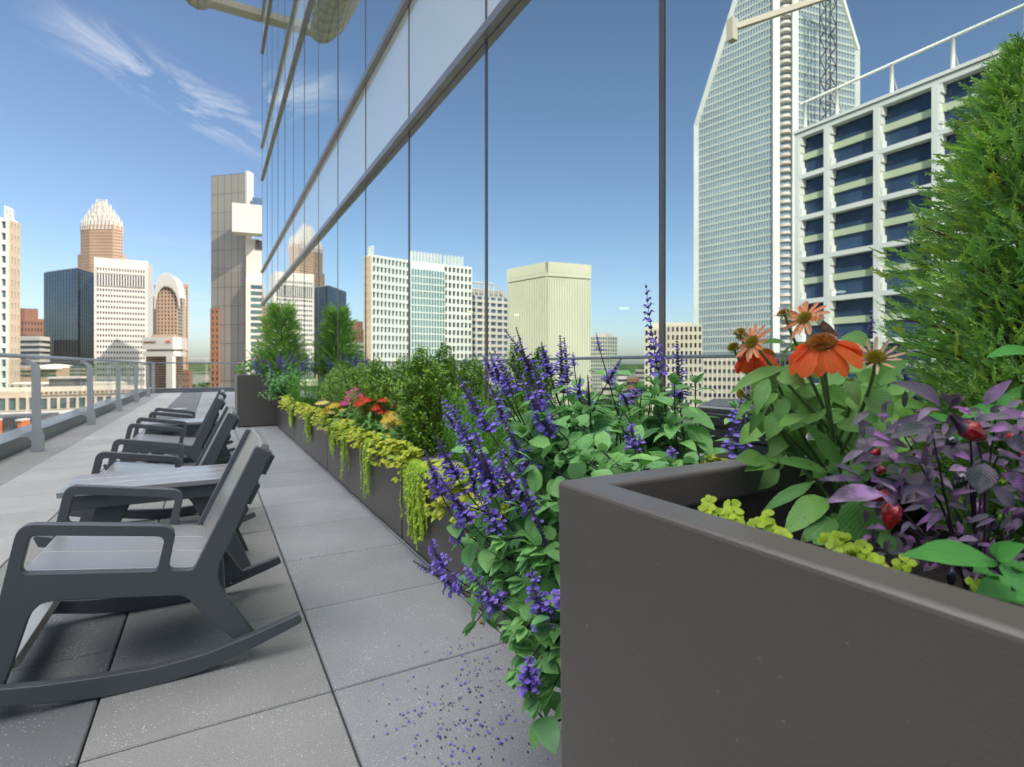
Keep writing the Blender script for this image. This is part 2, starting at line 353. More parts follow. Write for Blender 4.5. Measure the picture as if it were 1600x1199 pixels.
M['g_slate'] = plain('slate_curtain_glass', (0.12, 0.15, 0.18), 0.1, 0.75, var=0.3, scale=0.05)
M['g_teal'] = plain('teal_curtain_glass', (0.22, 0.36, 0.36), 0.12, 0.5, var=0.15, scale=0.08)
# plants
M['salvia_leaf'] = leafmat('salvia_leaf', [(0.149, 0.355, 0.104), (0.236, 0.504, 0.162), (0.321, 0.652, 0.178), (0.193, 0.444, 0.178)], (0.16, 0.34, 0.14), 0.30, trans=0.3, rough=0.5)
M['salvia_calyx'] = leafmat('salvia_calyx', [(0.12, 0.10, 0.17), (0.32, 0.29, 0.40), (0.18, 0.14, 0.30), (0.22, 0.22, 0.24)], veins=False, trans=0.1)
M['salvia_petal'] = leafmat('salvia_petal', [(0.17, 0.09, 0.55), (0.27, 0.17, 0.75), (0.42, 0.31, 0.88)], veins=False, trans=0.3)
M['petal_dark'] = plain('dark_violet_petal', (0.055, 0.025, 0.16), 0.6)
M['stem_green'] = plain('green_stem', (0.09, 0.19, 0.05), 0.5, var=0.2, scale=20); M['stem_dark'] = plain('dark_flower_stem', (0.045, 0.04, 0.05), 0.5)
M['stem_purple'] = plain('purple_stem', (0.045, 0.022, 0.045), 0.4); M['wood'] = plain('brown_twig_bark', (0.13, 0.065, 0.035), 0.85, var=0.3, scale=30)
M['cone_leaf'] = leafmat('coneflower_leaf', [(0.120, 0.297, 0.061), (0.175, 0.383, 0.088), (0.219, 0.472, 0.088)], (0.22, 0.38, 0.12), 0.35, trans=0.3, rough=0.5)
M['broad_leaf'] = leafmat('broad_leaf', [(0.097, 0.281, 0.061), (0.173, 0.421, 0.070)], (0.22, 0.36, 0.10), 0.45, trans=0.3, spots=0.7, rough=0.4)
M['fresh_leaf'] = leafmat('fresh_leaf', [(0.094, 0.343, 0.078), (0.140, 0.468, 0.094)], (0.16, 0.4, 0.12), 0.4, trans=0.35)
M['pepper_leaf'] = leafmat('pepper_leaf', [(0.062, 0.094, 0.062), (0.125, 0.062, 0.163), (0.075, 0.081, 0.088), (0.688, 0.250, 0.750), (0.056, 0.088, 0.062), (0.062, 0.062, 0.075), (0.525, 0.375, 0.562), (0.625, 0.200, 0.700), (0.075, 0.125, 0.062), (0.562, 0.213, 0.650)], (0.3, 0.2, 0.34), 0.25, trans=0.15, patch=(0.17, 0.14, 0.18), nscale=45)
M['lime_leaf'] = leafmat('lime_leaf', [(0.550, 0.632, 0.055), (0.715, 0.715, 0.068), (0.413, 0.578, 0.055)], (0.5, 0.55, 0.15), 0.25, trans=0.35)
M['jenny'] = leafmat('creeping_jenny_leaf', [(0.38, 0.55, 0.02), (0.48, 0.62, 0.03), (0.28, 0.46, 0.02)], veins=False, trans=0.35)
M['trail'] = leafmat('trailing_leaf', [(0.403, 0.655, 0.065), (0.754, 0.918, 0.087), (0.251, 0.481, 0.065)], veins=False, trans=0.3)
M['box_leaf'] = leafmat('boxwood_leaf', [(0.077, 0.187, 0.037), (0.155, 0.336, 0.037), (0.360, 0.560, 0.037), (0.103, 0.242, 0.037)], veins=False, trans=0.25, rough=0.35)
M['juniper'] = leafmat('juniper_spray', [(0.164, 0.338, 0.077), (0.287, 0.546, 0.091), (0.450, 0.703, 0.130), (0.205, 0.416, 0.182), (0.531, 0.676, 0.077)], veins=False, trans=0.2, nscale=9)
M['feather'] = leafmat('feathery_leaf', [(0.177, 0.419, 0.064), (0.301, 0.612, 0.081)], veins=False, trans=0.3)
M['orange_petal'] = leafmat('orange_petal', [(0.88, 0.075, 0.02), (0.92, 0.13, 0.025), (0.96, 0.20, 0.03)], (0.9, 0.3, 0.06), 0.4, trans=0.5)
M['pale_petal'] = leafmat('pale_orange_petal', [(0.92, 0.22, 0.06), (0.92, 0.50, 0.28), (0.95, 0.30, 0.10)], (0.75, 0.12, 0.04), 0.7, trans=0.3)
M['cream_petal'] = leafmat('cream_petal', [(0.80, 0.62, 0.40), (0.85, 0.5, 0.28)], (0.7, 0.25, 0.12), 0.5, trans=0.3)
M['cone'] = leafmat('brown_orange_cone', [(0.16, 0.04, 0.01), (0.62, 0.20, 0.03), (0.40, 0.20, 0.03), (0.08, 0.02, 0.01)], veins=False, trans=0)
M['green_cone'] = leafmat('green_yellow_cone', [(0.12, 0.20, 0.02), (0.40, 0.26, 0.02), (0.25, 0.28, 0.03)], veins=False, trans=0)
M['red_petal'] = leafmat('red_petal', [(0.75, 0.04, 0.01), (0.8, 0.09, 0.01)], veins=False); M['yellow_petal'] = leafmat('yellow_petal', [(0.8, 0.55, 0.02), (0.85, 0.65, 0.10)], veins=False)
M['pink_petal'] = leafmat('magenta_petal', [(0.660, 0.036, 0.240), (0.780, 0.072, 0.336)], veins=False); M['paleyellow_petal'] = leafmat('pale_yellow_petal', [(0.8, 0.72, 0.3), (0.85, 0.7, 0.2)], veins=False)
M['pepper_red'] = plain('wrinkled_red_pepper', (0.30, 0.008, 0.010), 0.22, var=0.5, scale=60, bump=1.0, bscale=130, spec=0.8)
M['pepper_black'] = plain('glossy_black_pepper', (0.012, 0.012, 0.02), 0.12, spec=0.9)
M['wing'] = plain('mottled_brown_wing', (0.11, 0.06, 0.04), 0.7, var=0.8, scale=220)
M['dead'] = plain('dry_brown_leaf', (0.30, 0.18, 0.09), 0.8, var=0.4, scale=60)
def groundmat():
    m, nt, N, L, b = newmat('city_and_woodland_ground')
    tc = N.new('ShaderNodeTexCoord'); n1 = N.new('ShaderNodeTexNoise'); n1.inputs['Scale'].default_value = 0.012; n1.inputs['Detail'].default_value = 10
    L.new(tc.outputs['Object'], n1.inputs['Vector']); r = N.new('ShaderNodeValToRGB')
    r.color_ramp.elements[0].position = .38; r.color_ramp.elements[1].position = .62
    r.color_ramp.elements[0].color = (0.04, 0.08, 0.03, 1); r.color_ramp.elements[1].color = (0.17, 0.15, 0.13, 1)
    L.new(n1.outputs[0], r.inputs[0]); L.new(r.outputs[0], b.inputs['Base Color']); b.inputs['Roughness'].default_value = 0.9
    return m
M['ground'] = groundmat()
M['woods'] = plain('distant_tree_canopy', (0.05, 0.10, 0.04), 0.9, var=0.4, scale=0.02)

# leaf outlines
def ovate(v): return max(0.0, math.sin(math.pi * min(1, v ** 0.72))) ** 0.85 if 0 < v < 1 else 0.02
def lance(v): return max(0.0, math.sin(math.pi * v ** 0.85)) ** 1.0 if 0 < v < 1 else 0.02
def roundl(v): return max(0.0, math.sin(math.pi * v)) ** 0.5 if 0 < v < 1 else 0.05
def petal(v): return (0.35 + 0.65 * min(1, v * 2)) * (1 if v < 0.85 else 0.75 if v < 0.99 else 0.35)
def needle(v): return 1 - v * 0.9
def rv(s=1.0): return Vector((rnd.uniform(-s, s), rnd.uniform(-s, s), rnd.uniform(-s, s)))
def bez(a, b, c, n): return [a * (1 - t) ** 2 + b * 2 * t * (1 - t) + c * t * t for t in [i / n for i in range(n + 1)]]

# ================================================================ SETTING
FX = 1.52                                             # the glass facade's plane
# city ground far below the terrace
mb = MB(); mb.box(-9000, 9000, -9000, 9000, -34, -32); tag(mb.build('city_ground', M['ground']), kind='structure')
mb = MB()
for i in range(60):
    a0 = R(-75 + i * 3); 
    for j in range(2):
        r0 = 2600 + j * 900 + 200 * math.sin(i * 1.3 + j); h = 18 + 14 * math.sin(i * 0.7 + j * 2) + j * 28
        x, y = r0 * math.sin(a0), r0 * math.cos(a0)
        mt = Matrix.Translation((x, y, -32)) @ Matrix.Rotation(-a0, 4, 'Z')
        mb.box(-140, 140, -120, 120, 0, h, mt)
tag(mb.build('hills', M['woods']), kind='structure')
# terrace floor: pavers of 0.61 m with real open joints
PX0, PY0, PS = 0.322, 1.69, 0.61
me = bpy.data.meshes.new('terrace_paving'); bm = bmesh.new(); lay = bm.loops.layers.float_color.new('tone')
prnd = random.Random(3)
def paver(x0, x1, y0, y1, tone, z=0.0):
    g = 0.003; b_ = 0.004; d = prnd.uniform(-0.0006, 0.0006) + z
    x0 += g; x1 -= g; y0 += g; y1 -= g
    lo = [bm.verts.new(p) for p in ((x0, y0, -0.05), (x1, y0, -0.05), (x1, y1, -0.05), (x0, y1, -0.05))]
    md = [bm.verts.new(p) for p in ((x0, y0, d - b_), (x1, y0, d - b_), (x1, y1, d - b_), (x0, y1, d - b_))]
    hi = [bm.verts.new(p) for p in ((x0 + b_, y0 + b_, d), (x1 - b_, y0 + b_, d), (x1 - b_, y1 - b_, d), (x0 + b_, y1 - b_, d))]
    fs = [bm.faces.new(hi)]
    for i in range(4):
        j = (i + 1) % 4
        fs.append(bm.faces.new((lo[i], lo[j], md[j], md[i]))); fs.append(bm.faces.new((md[i], md[j], hi[j], hi[i])))
    for f in fs:
        for lp in f.loops: lp[lay] = (*tone, 1)
for i in range(-3, 4):
    x0 = PX0 + (i) * PS; x1 = x0 + PS
    if i == -3: x0 = PX0 - 3 * PS + 0.0
    for j in range(-8, 36):
        y0 = PY0 + (j) * PS; y1 = y0 + PS
        k = prnd.uniform(0.92, 1.07)
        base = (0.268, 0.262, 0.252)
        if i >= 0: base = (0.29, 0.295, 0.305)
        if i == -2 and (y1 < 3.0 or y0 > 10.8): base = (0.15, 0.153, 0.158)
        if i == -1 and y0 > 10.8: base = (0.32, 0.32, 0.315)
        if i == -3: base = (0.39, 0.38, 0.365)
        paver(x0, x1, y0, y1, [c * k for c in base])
for j in range(-4, 12):
    paver(-1.93, PX0 - 3 * PS, PY0 + j * 1.83, PY0 + (j + 1) * 1.83, (0.28, 0.27, 0.26), -0.004)
bm.to_mesh(me); bm.free(); me.materials.append(M['paver'])
o = bpy.data.objects.new('terrace_paving', me); COL.objects.link(o); tag(o, kind='structure')
mb = MB(); mb.box(-2.3, 1.6, -8, 23.6, -0.6, -0.03); tag(mb.build('terrace_slab', M['joint']), kind='structure')
mb = MB()
mb.box(-2.2, -1.93, -8, 23.6, -0.55, 0.15); mb.box(-1.93, 12, 23.3, 23.6, -0.5, 0.15)
mb.box(-2.215, -1.915, -8, 23.61, 0.15, 0.165); mb.box(-1.915, 12, 23.285, 23.615, 0.15, 0.165)
o = bevel(mb.build('edge_coping', M['curb']), 0.004, 1); tag(o, kind='structure')

# ---------------------------------------------------------------- our own building with its glass facade
fb = empty('glass_building', (FX, 6, 0), 'tall office building whose mirror glass wall lines the right side of the terrace', 'building')
def par(o): o.parent = fb; o.matrix_parent_inverse = fb.matrix_basis.inverted(); return o
fb.matrix_basis = Matrix.Translation((FX, 6, 0))
YE = 20.2; BW = 1.524; Y0 = YE - BW * 18
NB = 18
bands = [(0.06, 3.03, 'g'), (3.11, 4.14, 's'), (4.22, 7.28, 'g'), (7.34, 8.38, 's'), (8.44, 11.60, 'g'), (11.66, 12.70, 's'), (12.76, 15.9, 'g')]
JY = [YE] + [1.54 + BW * k for k in range(11, -8, -1)]
cnt = {'g': 0, 's': 0}; rest = {'g': MB(), 's': MB()}
for (z0, z1, kd) in bands:
    for a, b_ in zip(JY[:-1], JY[1:]):
        tx = max(-.002, min(.002, rnd.gauss(0, 0.0010))); ty = max(-.0015, min(.0015, rnd.gauss(0, 0.0007)))
        mb = rest[kd] if cnt[kd] >= 98 else MB()
        yc, zc = (a + b_) / 2, (z0 + z1) / 2; y0, y1 = b_ + 0.0095, a - 0.0095
        pts = [(FX + 0.0 + tx * (y - yc) + ty * (z - zc), y, z) for (y, z) in ((y0, z0), (y1, z0), (y1, z1), (y0, z1))]
        mb.quad(*[pts[i] for i in (0, 3, 2, 1)])
        if cnt[kd] < 98: par(mb.build('glass_panel' if kd == 'g' else 'spandrel_panel', M['glass' if kd == 'g' else 'spandrel']))
        cnt[kd] += 1
for kd in 'gs':
    if rest[kd].v: o = par(rest[kd].build('glass_panel' if kd == 'g' else 'spandrel_panel', M['glass' if kd == 'g' else 'spandrel'])); tag(o, kind='stuff')
for y in JY:                                            # dark silicone joints / slim mullions behind the glass skin
    mb = MB(); mb.box(FX - 0.005, FX + 0.12, y - 0.013, y + 0.013, 0.06, 3.03); mb.box(FX - 0.005, FX + 0.12, y - 0.009, y + 0.009, 3.11, 15.9)
    par(mb.build('mullion', M['steel_mull']))
for z, h, d in ((3.07, 0.035, 0.055), (4.18, 0.035, 0.05), (7.31, 0.03, 0.05), (8.41, 0.03, 0.05), (11.63, 0.03, 0.05), (12.73, 0.03, 0.05), (0.03, 0.03, 0.03)):
    mb = MB(); mb.box(FX - d, FX + 0.1, JY[-1], YE + 0.03, z - h, z + h - 0.012); par(mb.build('transom', M['transom']))
    if z > 1:
        mb = MB(); mb.box(FX - d * 0.55, FX + 0.1, JY[-1], YE + 0.02, z + h - 0.011, z + h + 0.02); par(mb.build('transom_cap', M['steel_mull']))
mb = MB(); mb.box(FX + 0.02, 30, -40, YE, 15.9, 34); mb.box(FX + 0.02, 30, -40, JY[-1], -30, 15.9); mb.box(FX + 0.6, 30, JY[-1], YE - 0.15, 3.11, 15.9)
mb.box(FX + 0.125, FX + 0.6, JY[-1], YE - 0.15, 3.13, 4.12); mb.box(FX + 0.125, FX + 0.6, JY[-1], YE - 0.15, 7.36, 8.36)
mb.box(FX + 0.02, 29.9, YE - 0.12, YE - 0.02, 0, 15.9); mb.box(1.6, 30, -40, 20, -32, -0.65)
par(mb.build('wall', M['g_dark']))
mb = MB(); mb.box(FX + 0.13, 29, JY[-1], YE - 0.15, -0.02, 0.03); mb.box(FX + 0.13, 29, JY[-1], YE - 0.15, 3.03, 3.10); mb.box(29, 29.1, JY[-1], YE - 0.15, 0.03, 3.03)
par(mb.build('room_lining', M['room']))
for (px, py, k) in ((807, 493, 0), (771, 481, 0), (725, 495, 0), (712, 503, 0), (735, 488, 0), (748, 502, 0), (690, 500, 0), (975, 483, 1), (1311, 458, 1), (1434, 566, 1)):
    t = 2.0 * F / (HY - min(py, 500)); x, y, _ = W(px, py, t); r_ = .09 if k == 0 else .16
    mb = MB(); mb.tube([(x, y, 2.985), (x, y, 3.02)], r_, 16, False)
    par(mb.build('ceiling_lamp', M['lamp' if k == 0 else 'lamp_white']))
# the beam and fabric sail carried high on the far corner
rb = empty('roof_canopy', (FX, 20.3, 13), 'long pale roof beam with a billowing fabric sail beside the facade corner', 'canopy')
rb.matrix_basis = Matrix.Translation((FX, 20.3, 13))
def parr(o): o.parent = rb; o.matrix_parent_inverse = rb.matrix_basis.inverted(); return o
mb = MB(); mb.box(-0.12, FX - 0.01, 20.4, 20.7, 13.02, 13.24); mb.box(-0.12, FX - 0.01, 20.33, 20.77, 12.97, 13.015); parr(mb.build('beam', M['b_cream']))
mb = MB(); gx, gy = 10, 12
def sail(i, j):
    u, v = i / gx, j / gy
    return Vector((0.0 - 1.9 * u, 20.3 - 4.5 * v - 0.5 * math.sin(u * 3), 12.75 - 0.9 * math.sin(min(1, u * 1.5) * math.pi / 2 * 1.0) * (1 - u) * 1.6 + 1.9 * u * u + 0.22 * math.sin(v * 6.0 + u * 2.2) + 1.2 * v))
for i in range(gx):
    for j in range(gy): mb.quad(sail(i, j), sail(i + 1, j), sail(i + 1, j + 1), sail(i, j + 1), smooth=True)
o = parr(mb.build('fabric_sail', M['b_cream'])); sm = o.modifiers.new('solid', 'SOLIDIFY'); sm.thickness = 0.02

# ---------------------------------------------------------------- railing
RX = -1.87
rl = empty('glass_railing', (RX, 8, 0.16), 'grey metal railing with clear glass along the left terrace edge', 'railing')
rl.matrix_basis = Matrix.Translation((RX, 8, 0))
def parl(o): o.parent = rl; o.matrix_parent_inverse = rl.matrix_basis.inverted(); return o
mb = MB(); mb.tube([(RX, -6, 1.09), (RX, 23.05, 1.09)], 0.024, 14); parl(mb.build('top_rail', M['rail']))
post_loop = [(-1.685, 0.0), (-1.685, 0.16), (-1.715, 0.30), (-1.72, 0.93), (-1.73, 0.99), (-1.85, 1.075), (-1.885, 1.06), (-1.885, 1.03), (-1.80, 0.98), (-1.795, 0.30), (-1.80, 0.24), (-1.90, 0.21), (-1.90, 0.168), (-1.83, 0.166), (-1.80, 0.12), (-1.80, 0.0)]
YP = [1.8, 4.95, 8.1, 11.27, 14.4, 17.55, 20.7]
for i, y in enumerate(YP):
    o = plate('post', [post_loop], 0.03, 0.003, M['post'], None, y - 0.015); parl(o)
for a, b_ in zip([-1.4] + YP[:-1], YP):
    mb = MB(); ym = (a + b_) / 2
    for (p, q) in ((a + 0.05, ym - 0.01), (ym + 0.01, b_ - 0.05)):
        mb.box(RX + 0.02, RX + 0.032, p, q, 0.22, 1.05)
    parl(mb.build('glass_pane', M['railglass']))
fr = empty('end_railing', (-0.2, 23.0, 0.16), 'grey metal railing across the far end of the terrace', 'railing')
fr.matrix_basis = Matrix.Translation((-0.2, 23.05, 0))
def parf(o): o.parent = fr; o.matrix_parent_inverse = fr.matrix_basis.inverted(); return o
mb = MB(); mb.tube([(RX, 23.05, 1.09), (8, 23.05, 1.09)], 0.024, 12); parf(mb.build('top_rail', M['rail']))
for x in (-1.8, 2.4, 6.5):
    mb = MB(); mb.box(x - 0.05, x + 0.05, 23.03, 23.07, 0.0, 1.07); parf(mb.build('post', M['post']))
for a, b_ in ((-1.7, 2.3), (2.5, 6.4)):
    mb = MB(); mb.box(a, b_, 23.08, 23.09, 0.22, 1.05); parf(mb.build('glass_pane', M['railglass']))
mb = MB(); mb.tube([(-0.62, 14.4, 0.0), (-0.62, 14.4, 0.012)], 0.14, 20, False); tag(mb.build('drain_cover', M['b_white']), 'round pale drain cover on the dark pavers near the far end', 'drain cover')

# ================================================================ ROCKING CHAIRS
def XZ(px, py, Yp):
    a = (px - 800) / F; t = Yp / (-a * SY + CY)
    return (t * (a * CY + SY), H - (py - HY) / F * t)
CYN = 2.01
side_px = [(21, 830), (24, 822), (28, 816), (34, 811), (42, 807.5), (52, 806.3), (240, 809.6), (255, 810.3), (263, 812.3), (269, 816), (272.5, 821), (273, 828.5), (264.5, 871), (264.5, 875), (267, 878.5), (272, 879.6), (296, 879.5), (301, 878.5), (304.5, 875),
           (398, 690), (400, 687.5), (403, 687), (422, 695.5), (424.5, 698), (424, 701), (391.6, 764), (362, 833), (349, 857), (343.5, 869), (341, 881), (341, 893), (343.5, 904), (351, 917.8), (398, 978.6), (366, 990), (354, 980), (303, 935), (296, 927), (289, 922), (282, 920), (274.5, 919.6), (240, 920.8), (120, 925.3), (88, 927), (72, 929), (62, 933), (54, 940), (47, 948), (42, 958), (4, 1066), (-42, 1072), (0, 915.6)]
hole_px = [(44.3, 831), (46.5, 828), (50, 826), (58, 824.8), (240, 827), (248, 827.5), (253, 829.3), (255.5, 833), (255.6, 837), (246.5, 875), (244, 879), (240, 880.6), (232, 881), (42, 884.5), (37, 883.5), (33.5, 880.5), (32.3, 876)]
side_xz = [XZ(x, y, CYN) for x, y in side_px]; hole_xz = [XZ(x, y, CYN) for x, y in hole_px]
RT = [(0, 1064), (60, 1059), (120, 1051), (180, 1042.5), (240, 1032.5), (320, 1011), (396, 981), (455, 955), (466, 950), (470, 953), (472, 958), (470, 963)]
RBm = [(450, 974), (377, 1011), (320, 1037), (260, 1056), (200, 1070.5), (151, 1079), (80, 1087), (0, 1091.7)]
run_t = [XZ(x, y, CYN - 0.034) for x, y in RT]; run_b = [XZ(x, y, CYN - 0.034) for x, y in RBm]
xf, zf = run_t[0]; zb = run_b[-1][1]
run_xz = [(xf - 0.22, zf + 0.035), (xf - 0.21, zf + 0.045), (xf - 0.10, zf + 0.012)] + run_t + run_b + [(xf - 0.10, zb + 0.010), (xf - 0.20, zb + 0.035)]
CXC = -0.1
side_xz = [(x - CXC, z) for x, z in side_xz]; hole_xz = [(x - CXC, z) for x, z in hole_xz]; run_xz = [(x - CXC, z) for x, z in run_xz]
zmin = min(z for x, z in run_xz); CW = 0.60                      # overall width between outer faces
def lift(l): return [(x, z - zmin) for x, z in l]
side_xz, hole_xz, run_xz = lift(side_xz), lift(hole_xz), lift(run_xz)
print('chair zmin', zmin, 'x', min(p[0] for p in run_xz), max(p[0] for p in side_xz), 'top', max(p[1] for p in side_xz))
def make_chair():
    root = empty('rocking_chair', (CXC, CYN, 0), 'x', 'rocking chair', 'rocking chairs in a row on the terrace')
    T = 0.032
    for y0, yr in ((0.0, -0.034), (CW - T, CW + 0.002)):
        plate('side_panel', [side_xz, hole_xz], T, 0.0035, M['chair'], root, y0)
        plate('runner', [run_xz], T, 0.003, M['chair'], root, yr)
        for (bx, bz) in ((49, 950), (361, 905)):
            x, z = XZ(bx, bz, 2.55); yb = y0 + T if y0 == 0 else y0
            mb = MB(); mb.tube([(x - CXC, yb - 0.004, z - zmin), (x - CXC, yb + 0.004, z - zmin)], 0.006, 10, False)
            mb.build('bolt', M['bolt'], root)
    (xa, za), (xb, zb_) = [(XZ(x, y, CYN)[0] - CXC, XZ(x, y, CYN)[1] - zmin) for x, y in ((38, 881.5), (299, 877.5))]
    sl = math.atan2(zb_ - za, xb - xa); wdt = CW - 2 * T; n = 3; bw = wdt / n
    for k in range(n):
        mb = MB(); mt = Matrix.Translation((xa - 0.012, T + k * bw, za - 0.028)) @ Matrix.Rotation(-sl, 4, 'Y')
        mb.box(0, xb - xa + 0.075, 0.001, bw - 0.001, 0, 0.025, mt)
        bevel(mb.build('seat_board', M['slat'], root), 0.003)
    b0 = [(XZ(x, y, CYN)[0] - CXC, XZ(x, y, CYN)[1] - zmin) for x, y in ((304.5, 875), (398, 690))]
    d = Vector((b0[1][0] - b0[0][0], 0, b0[1][1] - b0[0][1])); ln = d.length; an = math.atan2(d.x, d.z)
    for k in range(n):
        mb = MB(); mt = Matrix.Translation((b0[0][0] + 0.028, T + k * bw, b0[0][1] - 0.012)) @ Matrix.Rotation(an, 4, 'Y')
        mb.box(-0.012, 0.013, 0.001, bw - 0.001, 0.0, ln + 0.022, mt)
        bevel(mb.build('back_board', M['slat'], root), 0.003)
    mt = Matrix.Translation((b0[0][0] + 0.028, 0, b0[0][1] - 0.012)) @ Matrix.Rotation(an, 4, 'Y')
    for zz in (0.14, ln * 0.55, ln - 0.075):
        mb = MB(); mb.box(0.0135, 0.045, T + 0.001, CW - T - 0.001, zz, zz + 0.07, mt); bevel(mb.build('back_crossbar', M['chair'], root), 0.003)
    for (x, z, w, h, rot, m_) in ((xa + 0.03, za - 0.10, 0.028, 0.068, 0, 'chair'), (xb - 0.03, zb_ - 0.10, 0.028, 0.068, 0, 'chair')):
        mb = MB(); mb.box(x, x + w, T + 0.001, CW - T - 0.001, z, z + h); bevel(mb.build('seat_rail', M[m_], root), 0.003)
    mb = MB(); mt = Matrix.Translation((-0.475, 0, 0.105)) @ Matrix.Rotation(R(-16), 4, 'Y')
    mb.box(0, 0.095, T + 0.001, CW - T - 0.001, -0.014, 0.014, mt); bevel(mb.build('front_stretcher', M['slat'], root), 0.003)
    mb = MB(); mb.box(0.115, 0.143, T + 0.001, CW - T - 0.001, 0.15, 0.22); bevel(mb.build('rear_stretcher', M['chair'], root), 0.003)
    return root
chair = make_chair()
chair['label'] = 'nearest charcoal rocking chair, its full side and long curved runner in view'
for (dx, y, rz, lab) in ((-0.045, 3.52, 0, 'second charcoal rocking chair, between the two low tables'), (-0.085, 5.14, 0, 'third charcoal rocking chair, just before the farther low table'), (-0.05, 6.38, 0.0, 'farthest charcoal rocking chair, beyond the farther low table')):
    c = copy_tree(chair); c.location = (CXC + dx, y, 0); c.rotation_euler = (0, 0, rz); c['label'] = lab
def make_table():
    root = empty('side_table', (-0.20, 3.05, 0), 'x', 'side table', 'low side tables between the chairs')
    n = 3; w = 0.41 / n
    for k in range(n):
        mb = MB(); mb.box(-0.355, 0.34, -0.205 + k * w + 0.0008, -0.205 + (k + 1) * w - 0.0008, 0.435, 0.46); bevel(mb.build('top_board', M['slat'], root), 0.004)
    for y in (-0.185, 0.160):
        mb = MB(); mb.box(-0.31, 0.30, y, y + 0.025, 0.375, 0.434); bevel(mb.build('apron', M['chair'], root), 0.003)
        for s in (-1, 1):
            xt, xb_ = (0.16 * s, 0.33 * s)
            lp = [(xt - 0.06, 0.40), (xt + 0.06, 0.40), (xb_ + 0.045, 0.0), (xb_ - 0.045, 0.0)]
            plate('leg', [lp], 0.025, 0.003, M['chair'], root, y + (0.026 if y < 0 else -0.026))
    return root
tb = make_table(); tb['label'] = 'low charcoal side table right behind the nearest rocking chair'
c = copy_tree(tb); c.location = (-0.17, 6.02, 0); c['label'] = 'low charcoal side table standing before the farthest rocking chair'

# ================================================================ PLANTERS
def planter(name, label, x0, x1, y0, y1, h, group=None, rim=0.05, soil=0.09, lip=None):
    root = empty(name, ((x0 + x1) / 2, (y0 + y1) / 2, 0), label, 'planter', group)
    cx_, cy_ = (x0 + x1) / 2, (y0 + y1) / 2; hx, hy = (x1 - x0) / 2, (y1 - y0) / 2
    bmx = bmesh.new()
    def ring(x, y, z): return [bmx.verts.new(p) for p in ((-x, -y, z), (x, -y, z), (x, y, z), (-x, y, z))]
    lp = lip or 0.05; tp = 0.006
    rings = [ring(hx - tp, hy - tp, 0.012), ring(hx, hy, h), ring(hx - rim, hy - rim, h), ring(hx - rim, hy - rim, h - lp), ring(hx - 0.015, hy - 0.015, h - lp), ring(hx - 0.015, hy - 0.015, h - 0.35 if h > 0.5 else 0.1)]
    for a, b_ in zip(rings[:-1], rings[1:]):
        for i in range(4):
            j = (i + 1) % 4; bmx.faces.new((a[i], a[j], b_[j], b_[i]))
    bmx.faces.new(rings[0][::-1])
    me = bpy.data.meshes.new('box'); bmesh.ops.recalc_face_normals(bmx, faces=bmx.faces); bmx.to_mesh(me); bmx.free(); me.materials.append(M['planter'])
    o = bpy.data.objects.new('box', me); COL.objects.link(o); o.parent = root; bevel(o, 0.006, 3)
    mb = MB(); n = 14
    g_ = [[(-hx + 0.02 + 2 * (hx - 0.02) * i / n, -hy + 0.02 + 2 * (hy - 0.02) * j / n, h - soil + rnd.uniform(-0.012, 0.012)) for j in range(n + 1)] for i in range(n + 1)]
    for i in range(n):
        for j in range(n): mb.quad(g_[i][j], g_[i + 1][j], g_[i + 1][j + 1], g_[i][j + 1], smooth=True)
    mb.build('soil', M['soil'], root)
    return root
planter('tall_planter', 'tall dark bronze planter filling the right foreground, its corner nearest the camera', 0.397, 1.34, -2.1, 0.592, 0.83, soil=0.16)
planter('tall_planter', 'tall dark planter standing across the far end of the low planters', 0.36, 1.30, 9.62, 10.6, 0.83, soil=0.08)
for i, (a, b_) in enumerate(((0.73, 2.946), (2.952, 5.166), (5.172, 7.386), (7.392, 9.60))):
    planter('low_planter', ['low dark planter in front, with the large blue salvia', 'low dark planter with the tall trailing jenny and nearest boxwood', 'low dark planter holding the middle boxwood and coneflowers', 'low dark planter farthest away, against the tall far planter'][i], 0.93, 1.47, a, b_, 0.455, 'low planters along the glass wall', soil=0.04)

